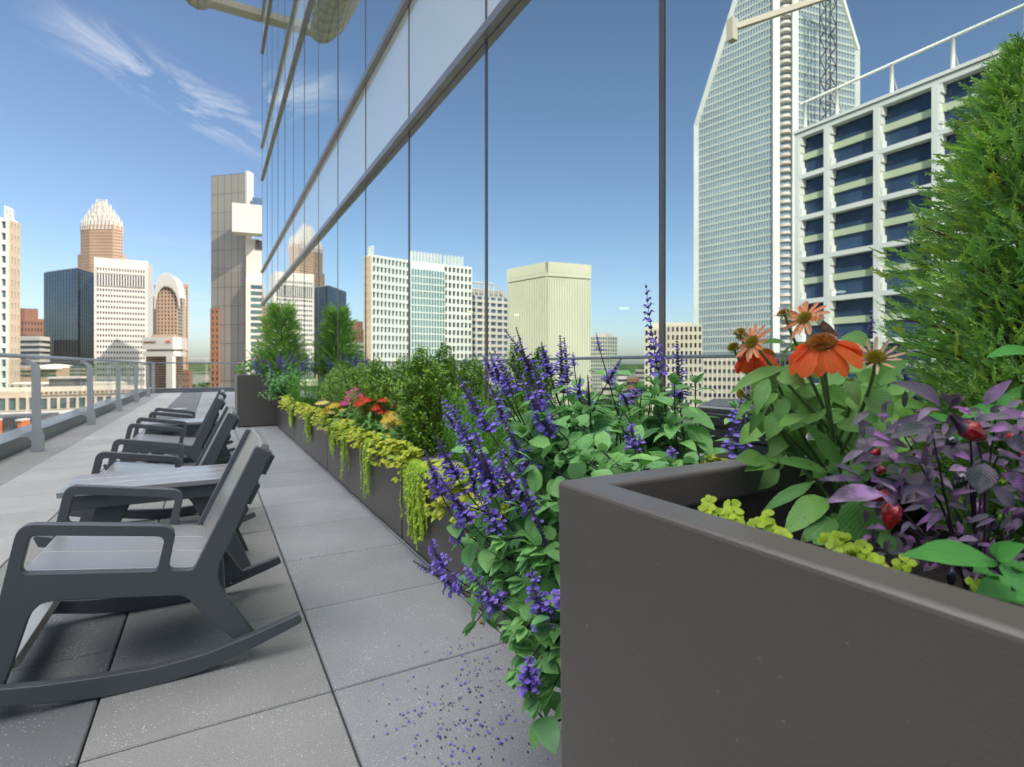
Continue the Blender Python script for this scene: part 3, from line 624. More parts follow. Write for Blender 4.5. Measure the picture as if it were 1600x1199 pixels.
# ================================================================ CITY
def G(px, t, mir=False):
    p = W(px, HY, t); x, y = p.x, p.y
    return (2 * FX - x, y) if mir else (x, y)
def ZH(py, t): return H - (py - HY) / F * t
class Bld:
    def __init__(s, name, label, corners, ztop, wall, mir=False, zbot=-32, cat='building', depth=None):
        """corners: (px, depth) pairs of the faces seen; depth: how far the body reaches back"""
        s.pts = [Vector((*G(px, t, mir), 0)) for px, t in corners]
        c = sum(s.pts, Vector()) / len(s.pts)
        out = c.normalized(); s.back = out * (depth or 30)
        s.root = empty(name, (c.x, c.y, zbot), label, cat); s.root.matrix_basis = Matrix.Translation((c.x, c.y, zbot))
        s.z0, s.z1 = zbot, ztop; s.nwin = 0; s.rest = {}
        s.wall = wall
        mb = MB(); mb.prism(s.foot(), zbot, ztop); s.add(mb, 'wall', wall)
    def foot(s, inset=0.0):
        p = s.pts; q = [p[0] + s.back * 1.0, p[-1] + s.back * 1.0]
        l = [(v.x, v.y) for v in p] + [(q[1].x, q[1].y), (q[0].x, q[0].y)]
        if inset:
            cx_ = sum(a for a, b in l) / len(l); cy_ = sum(b for a, b in l) / len(l)
            l = [(cx_ + (a - cx_) * (1 - inset), cy_ + (b - cy_) * (1 - inset)) for a, b in l]
        return l
    def add(s, mb, name, mat):
        o = mb.build(name, mat, s.root); o.matrix_parent_inverse = s.root.matrix_basis.inverted(); return o
    def frame(s, i, u0=0.0, u1=1.0):
        a, b = s.pts[i], s.pts[i + 1]; p = a.lerp(b, u0); q = a.lerp(b, u1)
        u = (q - p); ln = u.length; u.normalize(); n = Vector((-u.y, u.x, 0))
        if n.dot(-(p + q)) < 0: n = -n
        return p, u, n, ln
    def slab(s, i, name, mat, z0, z1, d=0.3, u0=0.0, u1=1.0, o0=0.02):
        p, u, n, ln = s.frame(i, u0, u1); mb = MB()
        mb.box(0, ln, o0, o0 + d, 0, z1 - z0, Matrix.Translation(p + Vector((0, 0, z0))) @ Matrix(((u.x, n.x, 0, 0), (u.y, n.y, 0, 0), (0, 0, 1, 0), (0, 0, 0, 1))))
        return s.add(mb, name, mat)
    def grid(s, i, z0, z1, cols, rows, wf, hf, pane, depth=0.5, u0=0.0, u1=1.0, frame=None, cap=100, off=0.0):
        """a wall grid of piers and floors standing proud, one pane per opening"""
        p, u, n, ln = s.frame(i, u0, u1); cw = ln / cols; rh = (z1 - z0) / rows
        B = Matrix.Translation(p + n * off) @ Matrix(((u.x, n.x, 0, 0), (u.y, n.y, 0, 0), (0, 0, 1, 0), (0, 0, 0, 1)))
        mb = MB(); pw = cw * (1 - wf) / 2; ph = rh * (1 - hf) / 2
        for c in range(cols + 1):
            x0 = max(0, c * cw - pw); x1 = min(ln, c * cw + pw)
            mb.box(x0, x1, 0.02, depth, z0, z1, B)
        for r in range(rows + 1):
            a = max(z0, z0 + r * rh - ph); b = min(z1, z0 + r * rh + ph)
            for c in range(cols): mb.box(c * cw + pw, (c + 1) * cw - pw, 0.02, depth - 0.03, a, b, B)
        s.add(mb, 'facade_frame', frame or s.wall)
        for r in range(rows - 1, -1, -1):
            for c in range(cols):
                m = s.rest.setdefault(pane.name, (MB(), pane))[0] if s.nwin >= cap else MB()
                m.box(c * cw + pw, (c + 1) * cw - pw, 0.01, 0.06, z0 + r * rh + ph, z0 + (r + 1) * rh - ph, B)
                if s.nwin < cap: s.add(m, 'window', pane)
                s.nwin += 1
    def bands(s, i, z0, z1, rows, hf, pane, u0=0.0, u1=1.0, d=0.15, name='window_band'):
        rh = (z1 - z0) / rows
        for r in range(rows): s.slab(i, name, pane, z0 + r * rh + rh * (1 - hf) / 2, z0 + (r + 1) * rh - rh * (1 - hf) / 2, d, u0, u1)
    def fins(s, i, z0, z1, cols, w, d, mat, rows=0, rw=0.2, u0=0.0, u1=1.0, name='mullion_grid'):
        p, u, n, ln = s.frame(i, u0, u1); B = Matrix.Translation(p) @ Matrix(((u.x, n.x, 0, 0), (u.y, n.y, 0, 0), (0, 0, 1, 0), (0, 0, 0, 1)))
        mb = MB()
        for c in range(cols + 1):
            x = ln * c / cols; mb.box(max(0, x - w / 2), min(ln, x + w / 2), 0.02, d, z0, z1, B)
        for r in range(rows + 1):
            z = z0 + (z1 - z0) * r / max(rows, 1)
            if rows: mb.box(0, ln, 0.02, d * 0.8, z - rw / 2, z + rw / 2, B)
        s.add(mb, name, mat)
    def finish(s):
        for k, (m, pane) in s.rest.items(): tag(s.add(m, 'window', pane), kind='stuff')
        return s.root
def prism_on(s, foot, z0, z1, name, mat):
    mb = MB(); mb.prism(foot, z0, z1); return s.add(mb, name, mat)
def scaled(pts, k):
    cx_ = sum(a for a, b in pts) / len(pts); cy_ = sum(b for a, b in pts) / len(pts)
    return [(cx_ + (a - cx_) * k, cy_ + (b - cy_) * k) for a, b in pts]

# --- seen directly beyond the railing, left to right
t = 420
b = Bld('stepped_brown_tower', 'brown stepped tower behind the low white block at left', [(8, t), (38, t), (72, t + 6)], ZH(498, t), M['b_brown'])
b.grid(0, -30, ZH(500, t), 5, 13, 0.4, 0.5, M['g_dark'], 0.4, cap=30); b.grid(1, -30, ZH(500, t), 7, 13, 0.4, 0.5, M['g_dark'], 0.4, cap=60)
prism_on(b, scaled(b.foot(), 0.62), ZH(498, t), ZH(481, t), 'upper_storeys', M['b_brown']); b.finish()
t = 230
b = Bld('banded_office_block', 'low white office block with long window bands at left', [(12, t), (62, t - 4), (78, t + 6)], ZH(526, t), M['b_white'])
b.bands(0, ZH(572, t), ZH(530, t), 5, 0.4, M['g_dark']); b.bands(1, ZH(572, t), ZH(530, t), 5, 0.4, M['g_dark']); b.finish()
t = 250
b = Bld('dark_glass_tower', 'dark mirror glass tower left of the white gridded one', [(69, t + 12), (122, t), (148, t + 14)], ZH(420, t), M['g_slate'])
b.fins(0, -30, ZH(420, t), 12, 0.25, 0.12, M['g_dark'], 36, 0.5); b.fins(1, -30, ZH(420, t), 8, 0.25, 0.12, M['g_dark'], 36, 0.5)
prism_on(b, scaled(b.foot(), 0.9), ZH(420, t), ZH(417, t), 'roof', M['b_roof']); b.finish()
# crown tower
t = 520
b = Bld('crown_tower', 'tall tan tower topped by a white crown of spires', [(127, t + 5), (141, t), (176, t), (191, t + 6)], ZH(350, t), M['b_tan'], depth=34)
for i, c in ((0, 5), (1, 12), (2, 5)): b.grid(i, ZH(600, t), ZH(352, t), c, 50, 0.5, 0.5, M['g_brown'], 0.7, cap=100)
f = b.foot(); q = Bld('t', 't', [(121, t + 7), (140, t + 3), (178, t + 3), (197, t + 8)], ZH(396, t), M['b_tan'], depth=40)
for o in list(q.root.children): o.parent = b.root; o.matrix_parent_inverse = b.root.matrix_basis.inverted(); o.name = 'lower_storeys'
bpy.data.objects.remove(q.root)
for k, ya, yb, n in ((1.0, 352, 337, 34), (0.84, 346, 329, 28), (0.66, 338, 321, 22), (0.47, 330, 312, 16), (0.27, 322, 304, 10)):
    ff = scaled(f, k); prism_on(b, scaled(ff, 0.9), ZH(ya, t), ZH(yb + 6, t), 'crown_tier', M['b_white'])
    mb = MB(); m = len(ff)
    for e in range(m):
        a, c = Vector((*ff[e], 0)), Vector((*ff[(e + 1) % m], 0)); q = max(2, int(n * (c - a).length / 110))
        for j in range(q):
            p = a.lerp(c, (j + .5) / q); hh = ZH(yb, t) - (abs(j + .5 - q / 2) / q) * 6
            mb.tube([(p.x, p.y, ZH(ya, t) - 4), (p.x, p.y, hh)], [1.2, 0.25], 4, False)
    b.add(mb, 'crown_spires', M['b_white'])
b.finish()
# white gridded tower
t = 235
b = Bld('white_grid_tower', 'white office tower with rows of small square windows, brightest of the skyline', [(147, t), (231, t + 9), (239, t + 24)], ZH(402, t) , M['b_white'])
zt = ZH(402, t)
b.grid(0, ZH(600, t), ZH(448, t), 18, 17, 0.58, 0.44, M['g_dark'], 0.3, cap=100, u0=0.045, u1=0.95)
b.grid(0, ZH(446, t), ZH(427, t), 18, 1, 0.55, 0.98, M['g_dark'], 0.5, cap=100, u0=0.045, u1=0.95)
b.grid(0, ZH(426, t), ZH(414, t), 18, 1, 0.5, 0.36, M['g_brown'], 0.5, cap=100, u0=0.045, u1=0.95)
b.grid(0, ZH(638, t), ZH(601, t), 18, 4, 0.58, 0.45, M['g_brown'], 0.5, cap=100, u0=0.045, u1=0.95)
prism_on(b, scaled(b.foot(), 0.45), zt, zt + 1.5, 'roof_plant', M['b_roof']); b.finish()
# arched tan tower
t = 330
b = Bld('arched_tan_tower', 'tan tower with a white rounded ribbed crest, right of the white one', [(239, t + 4), (246, t), (278, t), (291, t + 14)], ZH(462, t), M['b_tan'], depth=30)
b.grid(1, ZH(560, t), ZH(444, t), 6, 20, 0.5, 0.6, M['g_dark'], 0.8, cap=90)
b.bands(2, ZH(600, t), ZH(470, t), 24, 0.6, M['g_green'], 0.0, 0.55)
p, u, n, ln = b.frame(1); w2 = ln / 2
mb = MB(); mb2 = MB(); A = [(-1.06, 466), (-1.02, 455), (-0.86, 445), (-0.55, 436), (-0.2, 431), (0.2, 431), (0.6, 434), (0.95, 441), (1.2, 452), (1.36, 466)]
cen = p + u * w2
def ap(k, off, dz=0): s_, y_ = A[k]; q = cen + u * (s_ * w2) + n * off; return Vector((q.x, q.y, ZH(y_, t) + dz))
for k in range(len(A) - 1):
    for (o1, o2, z1, z2) in ((1.6, -4, 0, 0), (1.6, 1.6, 0, -6), (-4, -4, -5, 0)): mb.quad(ap(k, o1, z1), ap(k + 1, o1, z1), ap(k + 1, o2, z2), ap(k, o2, z2))
    for j in range(3):
        a, c = ap(k, 1.9), ap(k + 1, 1.9); q = a.lerp(c, j / 3); mb2.tube([q + Vector((0, 0, -7)), q + Vector((0, 0, 1.3))], 0.35, 4, False)
prism_on(b, scaled(b.foot(), 0.93), ZH(462, t), ZH(444, t), 'upper_storeys', M['b_tan'])
o = b.add(mb, 'crest', M['b_white']); so_ = o.modifiers.new('solid', 'SOLIDIFY'); so_.thickness = 0.6
b.add(mb2, 'crest_ribs', M['b_white']); b.finish()
t = 350
b = Bld('slim_tan_slab', 'slim tan slab rising just right of the arched tower', [(283, t), (294, t)], ZH(444, t), M['b_tan'], depth=20); b.grid(0, -30, ZH(448, t), 3, 40, 0.5, 0.5, M['g_brown'], 0.4, cap=40); b.finish()
# white-capped bronze block
t = 165
b = Bld('white_capped_block', 'bronze glass block with a thick white roof band and one white pier', [(228, t + 4), (276, t), (286, t + 10)], ZH(556, t), M['g_brown'])
b.bands(0, ZH(620, t), ZH(558, t), 16, 0.35, M['b_brown'], d=0.1, name='spandrel_band'); b.bands(1, ZH(620, t), ZH(558, t), 16, 0.35, M['b_brown'], d=0.1, name='spandrel_band')
for ya, yb, d in ((546, 527, 1.2), (557, 549, 1.0)):
    for i in (0, 1): b.slab(i, 'roof_band', M['b_white'], ZH(ya, t), ZH(yb, t), d)
b.slab(0, 'roof_slot', M['b_brown'], ZH(536, t), ZH(533, t), 1.3, 0.05, 0.45); b.slab(0, 'roof_sign', M['b_orange'], ZH(535.5, t), ZH(532.5, t), 1.35, 0.78, 0.93)
prism_on(b, scaled(b.foot(), 0.98), ZH(556, t), ZH(528, t), 'attic', M['b_white']); prism_on(b, scaled(b.foot(), 0.75), ZH(528, t), ZH(521, t), 'roof_plant', M['b_tan'])
b.slab(0, 'pier', M['b_white'], -32, ZH(557, t), 1.2, 0.78, 0.98); b.finish()
# tall grey tower with white T
t = 185
b = Bld('grey_panel_tower', 'tall grey stone tower with a white box projecting near its top', [(330, t + 3), (383, t), (393, t + 3)], ZH(271, t), M['b_greytower'], depth=14)
b.fins(0, -30, ZH(271, t), 5, 0.16, 0.05, M['b_panel_joint'], 15, 0.16, u0=0.0, name='panel_joints')
b.slab(0, 'upper_pale_slab', M['b_grey'], ZH(424, t), ZH(271, t), 0.02, 0.005, 0.995)  # thin slab, slightly paler than the face below it
b.slab(0, 'brick_lower_wall', M['b_brown'], -32, ZH(480, t), 0.14, 0.0, 0.26)
b.grid(0, -30, ZH(482, t), 2, 24, 0.5, 0.5, M['g_green'], 0.3, u0=0.0, u1=0.26, frame=M['b_brick'], off=0.16, cap=60)
b.slab(1, 'white_pier', M['b_white'], ZH(400, t), ZH(267, t), 0.8)
b.finish()
b = Bld('stepped_white_wing', 'white and green glass wing attached right of the grey stone tower', [(384, t - 3), (413, t - 1)], ZH(440, t), M['b_white'], depth=14)
b.bands(0, ZH(600, t), ZH(445, t), 16, 0.55, M['g_green'], 0.28, 0.98); b.slab(0, 'box', M['b_white'], ZH(372, t), ZH(329, t), 5.0, -0.62, 1.0); b.slab(0, 'upper_wall', M['b_white'], ZH(441, t), ZH(374, t), 1.0, -0.02, 1.0, -3)
b.slab(0, 'upper_glass', M['g_blue'], ZH(330, t), ZH(308, t), 1.0, 0.3, 1.0, -4); b.slab(0, 'window_band', M['g_brown'], ZH(390, t), ZH(376, t), 0.3, 0.5, 1.0, -1.9); b.finish()
# low things seen through the railing
t = 92
b = Bld('arcaded_hall', 'long low beige hall with a row of green windows seen through the railing', [(-90, t - 6), (60, t), (240, t + 12)], ZH(612, t), M['b_beige'], depth=26)
b.grid(0, ZH(641, t), ZH(620, t), 9, 1, 0.7, 0.9, M['g_green'], 0.6, cap=90); b.grid(1, ZH(641, t), ZH(622, t), 13, 1, 0.68, 0.9, M['g_green'], 0.6, cap=90)
b.grid(1, ZH(618, t), ZH(612, t), 26, 1, 0.55, 0.5, M['b_tan'], 0.5, cap=90); b.slab(0, 'cornice', M['b_white'], ZH(648, t), ZH(642, t), 1.4); b.slab(1, 'cornice', M['b_white'], ZH(648, t), ZH(642, t), 1.4); b.finish()
t = 84
b = Bld('glazed_annex', 'grey glazed annex with orange pillars at the lower left, behind the railing', [(-60, t), (60, t + 1), (92, t + 8)], ZH(652, t), M['b_dark'], depth=4)
b.grid(0, ZH(690, t), ZH(654, t), 24, 7, 0.72, 0.6, M['g_green'], 0.3, cap=100)
for u0 in (0.17, 0.50, 0.86): b.slab(0, 'pillar', M['b_orange'], -32, ZH(657, t), 1.6, u0, u0 + 0.055, 0.4); b.slab(0, 'pillar_cap', M['b_white'], ZH(657, t), ZH(654, t), 1.9, u0 - 0.005, u0 + 0.06, 0.4)
b.finish()
t = 128
b = Bld('blue_roofed_hall', 'low cream hall carrying a dark blue panelled box', [(15, t), (90, t), (200, t + 8)], ZH(600, t), M['b_cream'], depth=18)
b.grid(0, ZH(612, t), ZH(601, t), 6, 1, 0.4, 0.7, M['g_dark'], 0.4, cap=20); b.slab(1, 'blue_box', M['b_dark'], ZH(608, t), ZH(592, t), 6, -0.08, 0.48); b.slab(1, 'roof_deck', M['b_roof'], ZH(591, t), ZH(589, t), 7, -0.1, 0.5); b.finish()
t = 165
b = Bld('domed_pavilion', 'low pavilion with a flat white dome and green glass, below the dark tower', [(16, t), (88, t), (148, t + 4)], ZH(575, t), M['b_tan'], depth=16)
b.bands(0, ZH(590, t), ZH(577, t), 2, 0.5, M['g_green']); b.bands(1, ZH(588, t), ZH(571, t), 3, 0.6, M['g_green'], 0.35, 1.0)
mb = MB(); q = b.pts[1] + b.back * 0.3
for k in range(5):
    for j in range(20):
        def dp(k, j): a = k / 5 * math.pi / 2; r = 5.5 * math.cos(a); z = ZH(577, t) + 1.6 * math.sin(a); w_ = j / 20 * 2 * math.pi; return (q.x + r * math.cos(w_), q.y + r * math.sin(w_), z)
        mb.quad(dp(k, j), dp(k, j + 1), dp(k + 1, j + 1), dp(k + 1, j), smooth=True)
b.add(mb, 'dome', M['b_white']); b.finish()
t = 300
b = Bld('small_brown_office', 'small brown office block far off, left of the distant woods', [(282, t), (296, t), (301, t + 10)], ZH(578, t), M['b_brown'], depth=10); b.grid(0, -30, ZH(580, t), 4, 8, 0.5, 0.5, M['g_dark'], 0.3, cap=20); b.finish()
mb = MB(); tt = 900
def crane(name, label, px, t, ytop, jib, mir=False, m='b_white', w=1.2):
    x, y = G(px, t, mir); r_ = empty(name, (x, y, -32), label, 'crane'); r_.matrix_basis = Matrix.Translation((x, y, -32))
    zt = ZH(ytop, t); mb = MB(); k = 0; z = -32
    for sx in (-1, 1):
        for sy in (-1, 1): mb.tube([(x + sx * w, y + sy * w, -32), (x + sx * w, y + sy * w, zt)], w * 0.13, 4, False)
    while z < zt - 2 * w:
        s_ = 1 if k % 2 else -1
        for (ax, ay) in ((1, 0), (0, 1)):
            for e in (-1, 1):
                p = Vector((x + (s_ * w if ax else e * w), y + (s_ * w if ay else e * w), z)); q = Vector((x + (-s_ * w if ax else e * w), y + (-s_ * w if ay else e * w), z + 2 * w)); mb.tube([p, q], w * 0.08, 4, False)
        z += 2 * w; k += 1
    o = mb.build('mast', M[m], r_); o.matrix_parent_inverse = r_.matrix_basis.inverted()
    mb = MB(); dirv = Vector((*jib, 0)); a = Vector((x, y, zt - w)) - dirv * 0.25; c = Vector((x, y, zt - w)) + dirv
    up = Vector((0, 0, w * 1.5)); mb.tube([a, c], w * 0.15, 4, False); mb.tube([a + up, c + up * 0.5], w * 0.15, 4, False); n_ = 22
    for i in range(n_): p = a.lerp(c, i / n_); q = a.lerp(c, (i + 1) / n_); mb.tube([p if i % 2 else p + up, q + up if i % 2 else q], w * 0.08, 4, False)
    o = mb.build('jib', M[m], r_); o.matrix_parent_inverse = r_.matrix_basis.inverted()
crane('tower_crane', 'distant white tower crane above the far woods', 323, 620, 560, (-24, 8), w=0.8)
# woods and far roofs between the towers
def clump(name, px, t, w, h, label, mat='woods', mir=False, n=60):
    x, y = G(px, t, mir); mb = MB()
    for _ in range(n):
        q = Vector((x + rnd.uniform(-w, w), y + rnd.uniform(-w * .5, w * .5), -32 + rnd.uniform(0.3, 1) * h)); s_ = rnd.uniform(1.5, 3.2)
        for k in range(5):
            a, c, d = q + rv(s_), q + rv(s_), q + rv(s_); mb.quad(a, c, d)
    return mb.build(name, M[mat])
tag(clump('distant_woods', 316, 330, 26, 22, '', n=500), kind='stuff')

# --- reflected in the glass: these stand out of frame to the left, at their real places
t = 210
b = Bld('white_lattice_block', 'white gridded block with a green glass centre, reflected left of centre', [(573, t + 3), (582, t), (640, t + 12), (692, t + 20), (736, t + 27)], ZH(398, t), M['b_frame'], True, depth=8)
zt = ZH(400, t)
b.grid(0, -30, zt, 3, 22, 0.4, 0.55, M['g_dark'], 0.5, cap=20, frame=M['b_beige'])
b.grid(1, -30, zt, 10, 22, 0.66, 0.62, M['g_green'], 0.7, cap=95); b.grid(3, -30, zt, 7, 22, 0.62, 0.62, M['g_dark'], 0.7, cap=130)
b.slab(2, 'glass_bay', M['g_teal'], -30, ZH(412, t), 1.4); 
p, u, n, ln = b.frame(2)
mb = MB(); B = Matrix.Translation(p) @ Matrix(((u.x, n.x, 0, 0), (u.y, n.y, 0, 0), (0, 0, 1, 0), (0, 0, 0, 1)))
for c in range(13): mb.box(ln * c / 12 - .12, ln * c / 12 + .12, 1.4, 1.75, -30, ZH(410, t), B)
for r in range(24): z = -30 + (ZH(412, t) + 30) * r / 24; mb.box(0, ln, 1.4, 1.6, z - .22, z + .22, B)
b.add(mb, 'mullion_grid', M['b_frame'])
mb = MB()
for i, cnt_ in ((0, 3), (2, 10), (3, 6)):
    p, u, n, ln = b.frame(i, 0.02, 0.98 if i != 3 else 0.75)
    for k in range(cnt_): q = p + u * ln * (k + .5) / cnt_ - n * 1.0; mb = MB(); mb.box(q.x - .12, q.x + .12, q.y - 1.2, q.y + 1.2, ZH(398, t), ZH(398, t) + (4.2 if i else 3.6)); b.add(mb, 'roof_fin', M['b_frame'])
b.finish()
t = 250
b = Bld('banded_glass_block', 'white banded glass block with a raked roof frame, reflected beside the lattice block', [(732, t), (794, t + 14)], ZH(462, t), M['g_blue'], True)
b.bands(0, -30, ZH(464, t), 21, 0.42, M['b_white'], 0, 1, 0.7, 'white_band'); b.fins(0, -30, ZH(462, t), 6, 0.7, 0.85, M['b_white'], name='piers')
p, u, n, ln = b.frame(0)
mb = MB()
for k in range(9):
    q = p + u * ln * (k / 8) * 0.98; h_ = min(1, (8 - k) / 3.2); mb.tube([q + Vector((0, 0, ZH(462, t))), q + Vector((0, 0, ZH(462, t) + 6.5 * h_ + .3))], 0.3, 4, False)
z = ZH(462, t) + 6.3; mb.tube([p + Vector((0, 0, z)), p + u * ln * .62 + Vector((0, 0, z)), p + u * ln * 1.0 + Vector((0, 0, z - 6))], 0.45, 4, False); z -= 3
mb.tube([p + Vector((0, 0, z)), p + u * ln * .8 + Vector((0, 0, z))], 0.3, 4, False)
b.add(mb, 'roof_frame', M['b_white']); prism_on(b, scaled(b.foot(), 0.85), ZH(462, t), ZH(449, t), 'roof_plant', M['b_roof']); b.finish()
t = 200
b = Bld('cream_ribbed_tower', 'cream tower with close vertical ribs and a blank top band, reflected at centre', [(794, t + 16), (854, t), (921, t + 7)], ZH(410, t), M['b_palegreen'], True)
for i, c in ((0, 16), (1, 17)):
    b.fins(i, -30, ZH(434, t), c, 0.9, 0.7, M['b_palegreen'], name='ribs'); b.slab(i, 'window_wall', M['g_brown'], -30, ZH(436, t), 0.08)
    b.slab(i, 'top_band', M['b_palegreen'], ZH(432, t), ZH(410, t), 0.75); b.fins(i, ZH(426, t), ZH(410, t), c, 0.35, 0.95, M['b_palegreen'], name='top_ribs')
b.finish()
t = 420
b = Bld('teal_small_tower', 'small teal glass tower low in the reflection right of the cream tower', [(918, t), (948, t), (963, t + 8)], ZH(527, t), M['g_teal'], True); b.fins(0, -30, ZH(527, t), 8, 0.4, 0.4, M['b_cream'], 18, 0.8); b.fins(1, -30, ZH(527, t), 4, 0.4, 0.4, M['b_cream'], 18, 0.8)
prism_on(b, scaled(b.foot(), 0.6), ZH(527, t), ZH(521, t), 'roof_plant', M['b_roof']); b.finish()
t = 190
b = Bld('balcony_block', 'pale apartment block with vertical piers, reflected left of the tall glass tower', [(1006, t + 4), (1040, t + 2), (1096, t)], ZH(512, t), M['b_cream'], True)
b.grid(0, -30, ZH(514, t), 5, 16, 0.5, 0.6, M['g_dark'], 0.8, cap=50); b.grid(1, -30, ZH(508, t), 8, 16, 0.5, 0.6, M['g_dark'], 0.8, cap=100)
prism_on(b, scaled(b.foot(), 0.7), ZH(512, t), ZH(502, t), 'roof_plant', M['b_cream']); b.finish()
# big tower with the slanted crown
t = 240
b = Bld('slant_topped_tower', 'very tall blue glass tower with white edges and a slanted crown, reflected at right', [(1088, t + 30), (1205, t + 2), (1240, t), (1338, t + 12)], ZH(190, t + 26), M['g_mirror'], True, depth=30)
Zs = ZH(190, t + 26); f = b.foot()
# crown: shoulders slope up to a narrow top
p0, p1, p2, p3 = b.pts; bk = b.back; zt = ZH(-70, t); zm = ZH(75, t + 10)
mb = MB()
tl = p0.lerp(p1, 0.66); tr = p3.lerp(p2, 0.42)
def up(v, z): return (v.x, v.y, z)
for o_ in (Vector(), bk):
    mb.quad(up(p0 + o_, Zs), up(p1 + o_, Zs), up(p1 + o_, zt), up(tl + o_, zt)); mb.quad(up(p1 + o_, Zs), up(p2 + o_, Zs), up(p2 + o_, zt), up(p1 + o_, zt)); mb.quad(up(p2 + o_, Zs), up(p3 + o_, Zs), up(p3 + o_, zm), up(tr + o_, zt), up(p2 + o_, zt))
mb.quad(up(p0, Zs), up(tl, zt), up(tl + bk, zt), up(p0 + bk, Zs)); mb.quad(up(p3, Zs), up(p3, zm), up(p3 + bk, zm), up(p3 + bk, Zs)); mb.quad(up(p3, zm), up(tr, zt), up(tr + bk, zt), up(p3 + bk, zm))
mb.quad(up(tl, zt), up(p1, zt), up(p1 + bk, zt), up(tl + bk, zt)); mb.quad(up(p1, zt), up(p2, zt), up(p2 + bk, zt), up(p1 + bk, zt)); mb.quad(up(p2, zt), up(tr, zt), up(tr + bk, zt), up(p2 + bk, zt))
b.add(mb, 'crown', M['g_mirror'])
nrows = 62; zz0 = -30; rh = (zt - zz0) / nrows
mb = MB(); mw = MB()
for i, cols in ((0, 30), (2, 22)):
    p, u, n, ln = b.frame(i); B = Matrix.Translation(p) @ Matrix(((u.x, n.x, 0, 0), (u.y, n.y, 0, 0), (0, 0, 1, 0), (0, 0, 0, 1)))
    def lim(z):
        if i == 0: return ((z - Zs) / (zt - Zs) * 0.66 if z > Zs else 0, 1)
        return (0, 1 - (z - zm) / (zt - zm) * 0.42 if z > zm else 1)
    for r in range(nrows):
        z = zz0 + r * rh; a, c = lim(z + rh * .4); mb.box(ln * a, ln * c, 0.03, 0.28, z, z + rh * 0.30, B)
    for c in range(cols + 1):
        s_ = c / cols
        if i == 0: zc = zt if s_ >= 0.66 else Zs + (zt - Zs) * s_ / 0.66
        else: zc = zt if s_ <= 0.58 else zm + (zt - zm) * (1 - s_) / 0.42
        mw.box(ln * s_ - .14, ln * s_ + .14, 0.05, 0.36, zz0, zc, B)
b.add(mb, 'spandrel_bands', M['b_bluegrey']); b.add(mw, 'mullion_grid', M['b_bluegrey'])
p, u, n, ln = b.frame(1); mb = MB()
for (a, c) in ((0.0, 0.30), (0.86, 1.12)):
    q = p + u * ln * (a + c) / 2 + n * 1.2; mb.box(-ln * (c - a) / 2, ln * (c - a) / 2, -1.3, 1.3, -32, zt + 2, Matrix.Translation(q) @ Matrix(((u.x, n.x, 0, 0), (u.y, n.y, 0, 0), (0, 0, 1, 0), (0, 0, 0, 1))))
b.add(mb, 'white_pier', M['b_frame'])
mb = MB()
for k in range(nrows):
    z = zz0 + k * rh; q = p + u * ln * .58; pts = [q + u * math.cos(a) * ln * .27 + n * math.sin(a) * ln * .30 for a in [math.pi * j / 8 for j in range(9)]]
    mb.prism([(v.x, v.y) for v in pts], z, z + rh * .35)
b.add(mb, 'balcony_bands', M['b_white'])
mb = MB()
for path in ([up(p0, -32), up(p0, Zs), up(tl, zt)], [up(p3, -32), up(p3, zm), up(tr, zt)]):
    for a, c in zip(path[:-1], path[1:]): mb.tube([Vector(a), Vector(c)], 1.5, 4, False)
b.add(mb, 'white_edge', M['b_frame']); b.finish()
# roof beam of the podium in front of that tower, and the hoist mast
q0, q1 = W(1143, 44, 42), W(1330, -18, 42); q0.x = 2 * FX - q0.x; q1.x = 2 * FX - q1.x
mb = MB(); d_ = (q1 - q0)
def beambox(mb, a, c, w, h):
    d = c - a; ln = d.length; mt = Matrix.Translation(a) @ d.to_track_quat('Y', 'Z').to_matrix().to_4x4(); mb.box(-w / 2, w / 2, 0, ln, -h / 2, h / 2, mt)
r_ = empty('cleaning_gantry', q0, 'pale roof gantry beam crossing the slanted tower in the reflection', 'gantry'); r_.matrix_basis = Matrix.Translation(q0)
beambox(mb, q0, q1, 0.4, 0.42); o = mb.build('beam', M['b_cream'], r_); o.matrix_parent_inverse = r_.matrix_basis.inverted()
mb = MB(); beambox(mb, q0 + Vector((0, 0, -1.0)), q0 + Vector((0, 0, 0.7)), 0.6, 0.6); o = mb.build('end_block', M['b_cream'], r_); o.matrix_parent_inverse = r_.matrix_basis.inverted()
mb = MB(); c_ = q1 + d_ * 3.0; mb.tube([c_ + Vector((0, 0, -60)), c_ + Vector((0, 0, 0.35))], 0.5, 8); beambox(mb, q1, c_, 0.4, 0.42); o = mb.build('post', M['b_cream'], r_); o.matrix_parent_inverse = r_.matrix_basis.inverted()
crane('hoist_mast', 'dark lattice hoist mast running up the slanted tower in the reflection', 1293, 228, -40, (-14, -6), True, 'b_dark', 2.2)
# close white gridded building: its face runs parallel to our glass wall
XF = 2 * FX - 97.0; r0 = empty('white_frame_building', (XF, 20, -32), 'white framed parking-like building with green bands, reflected at far right', 'building'); r0.matrix_basis = Matrix.Translation((XF, 20, -32))
def ad(mb, n_, m_): o = mb.build(n_, m_, r0); o.matrix_parent_inverse = r0.matrix_basis.inverted(); return o
ZT = 44.5; CP = 7.85; yc = [63.4, 57.8] + [57.8 - 8.4 * k for k in range(1, 11)]
mb = MB(); mb.box(XF - 40, XF - 1.8, yc[-1], 63.0, -32, ZT - 0.4); ad(mb, 'wall', M['g_dark'])
zl = [ZT - k * CP for k in range(10)]
mb = MB()
for z in zl: mb.box(XF - 1.79, XF, yc[-1], yc[0] + 0.5, z - 0.42, z + 0.42)
mb.box(XF - 1.79, XF + 0.25, yc[-1], yc[0] + 0.6, ZT + 0.56, ZT + 1.1); ad(mb, 'floor_frame', M['b_frame'])
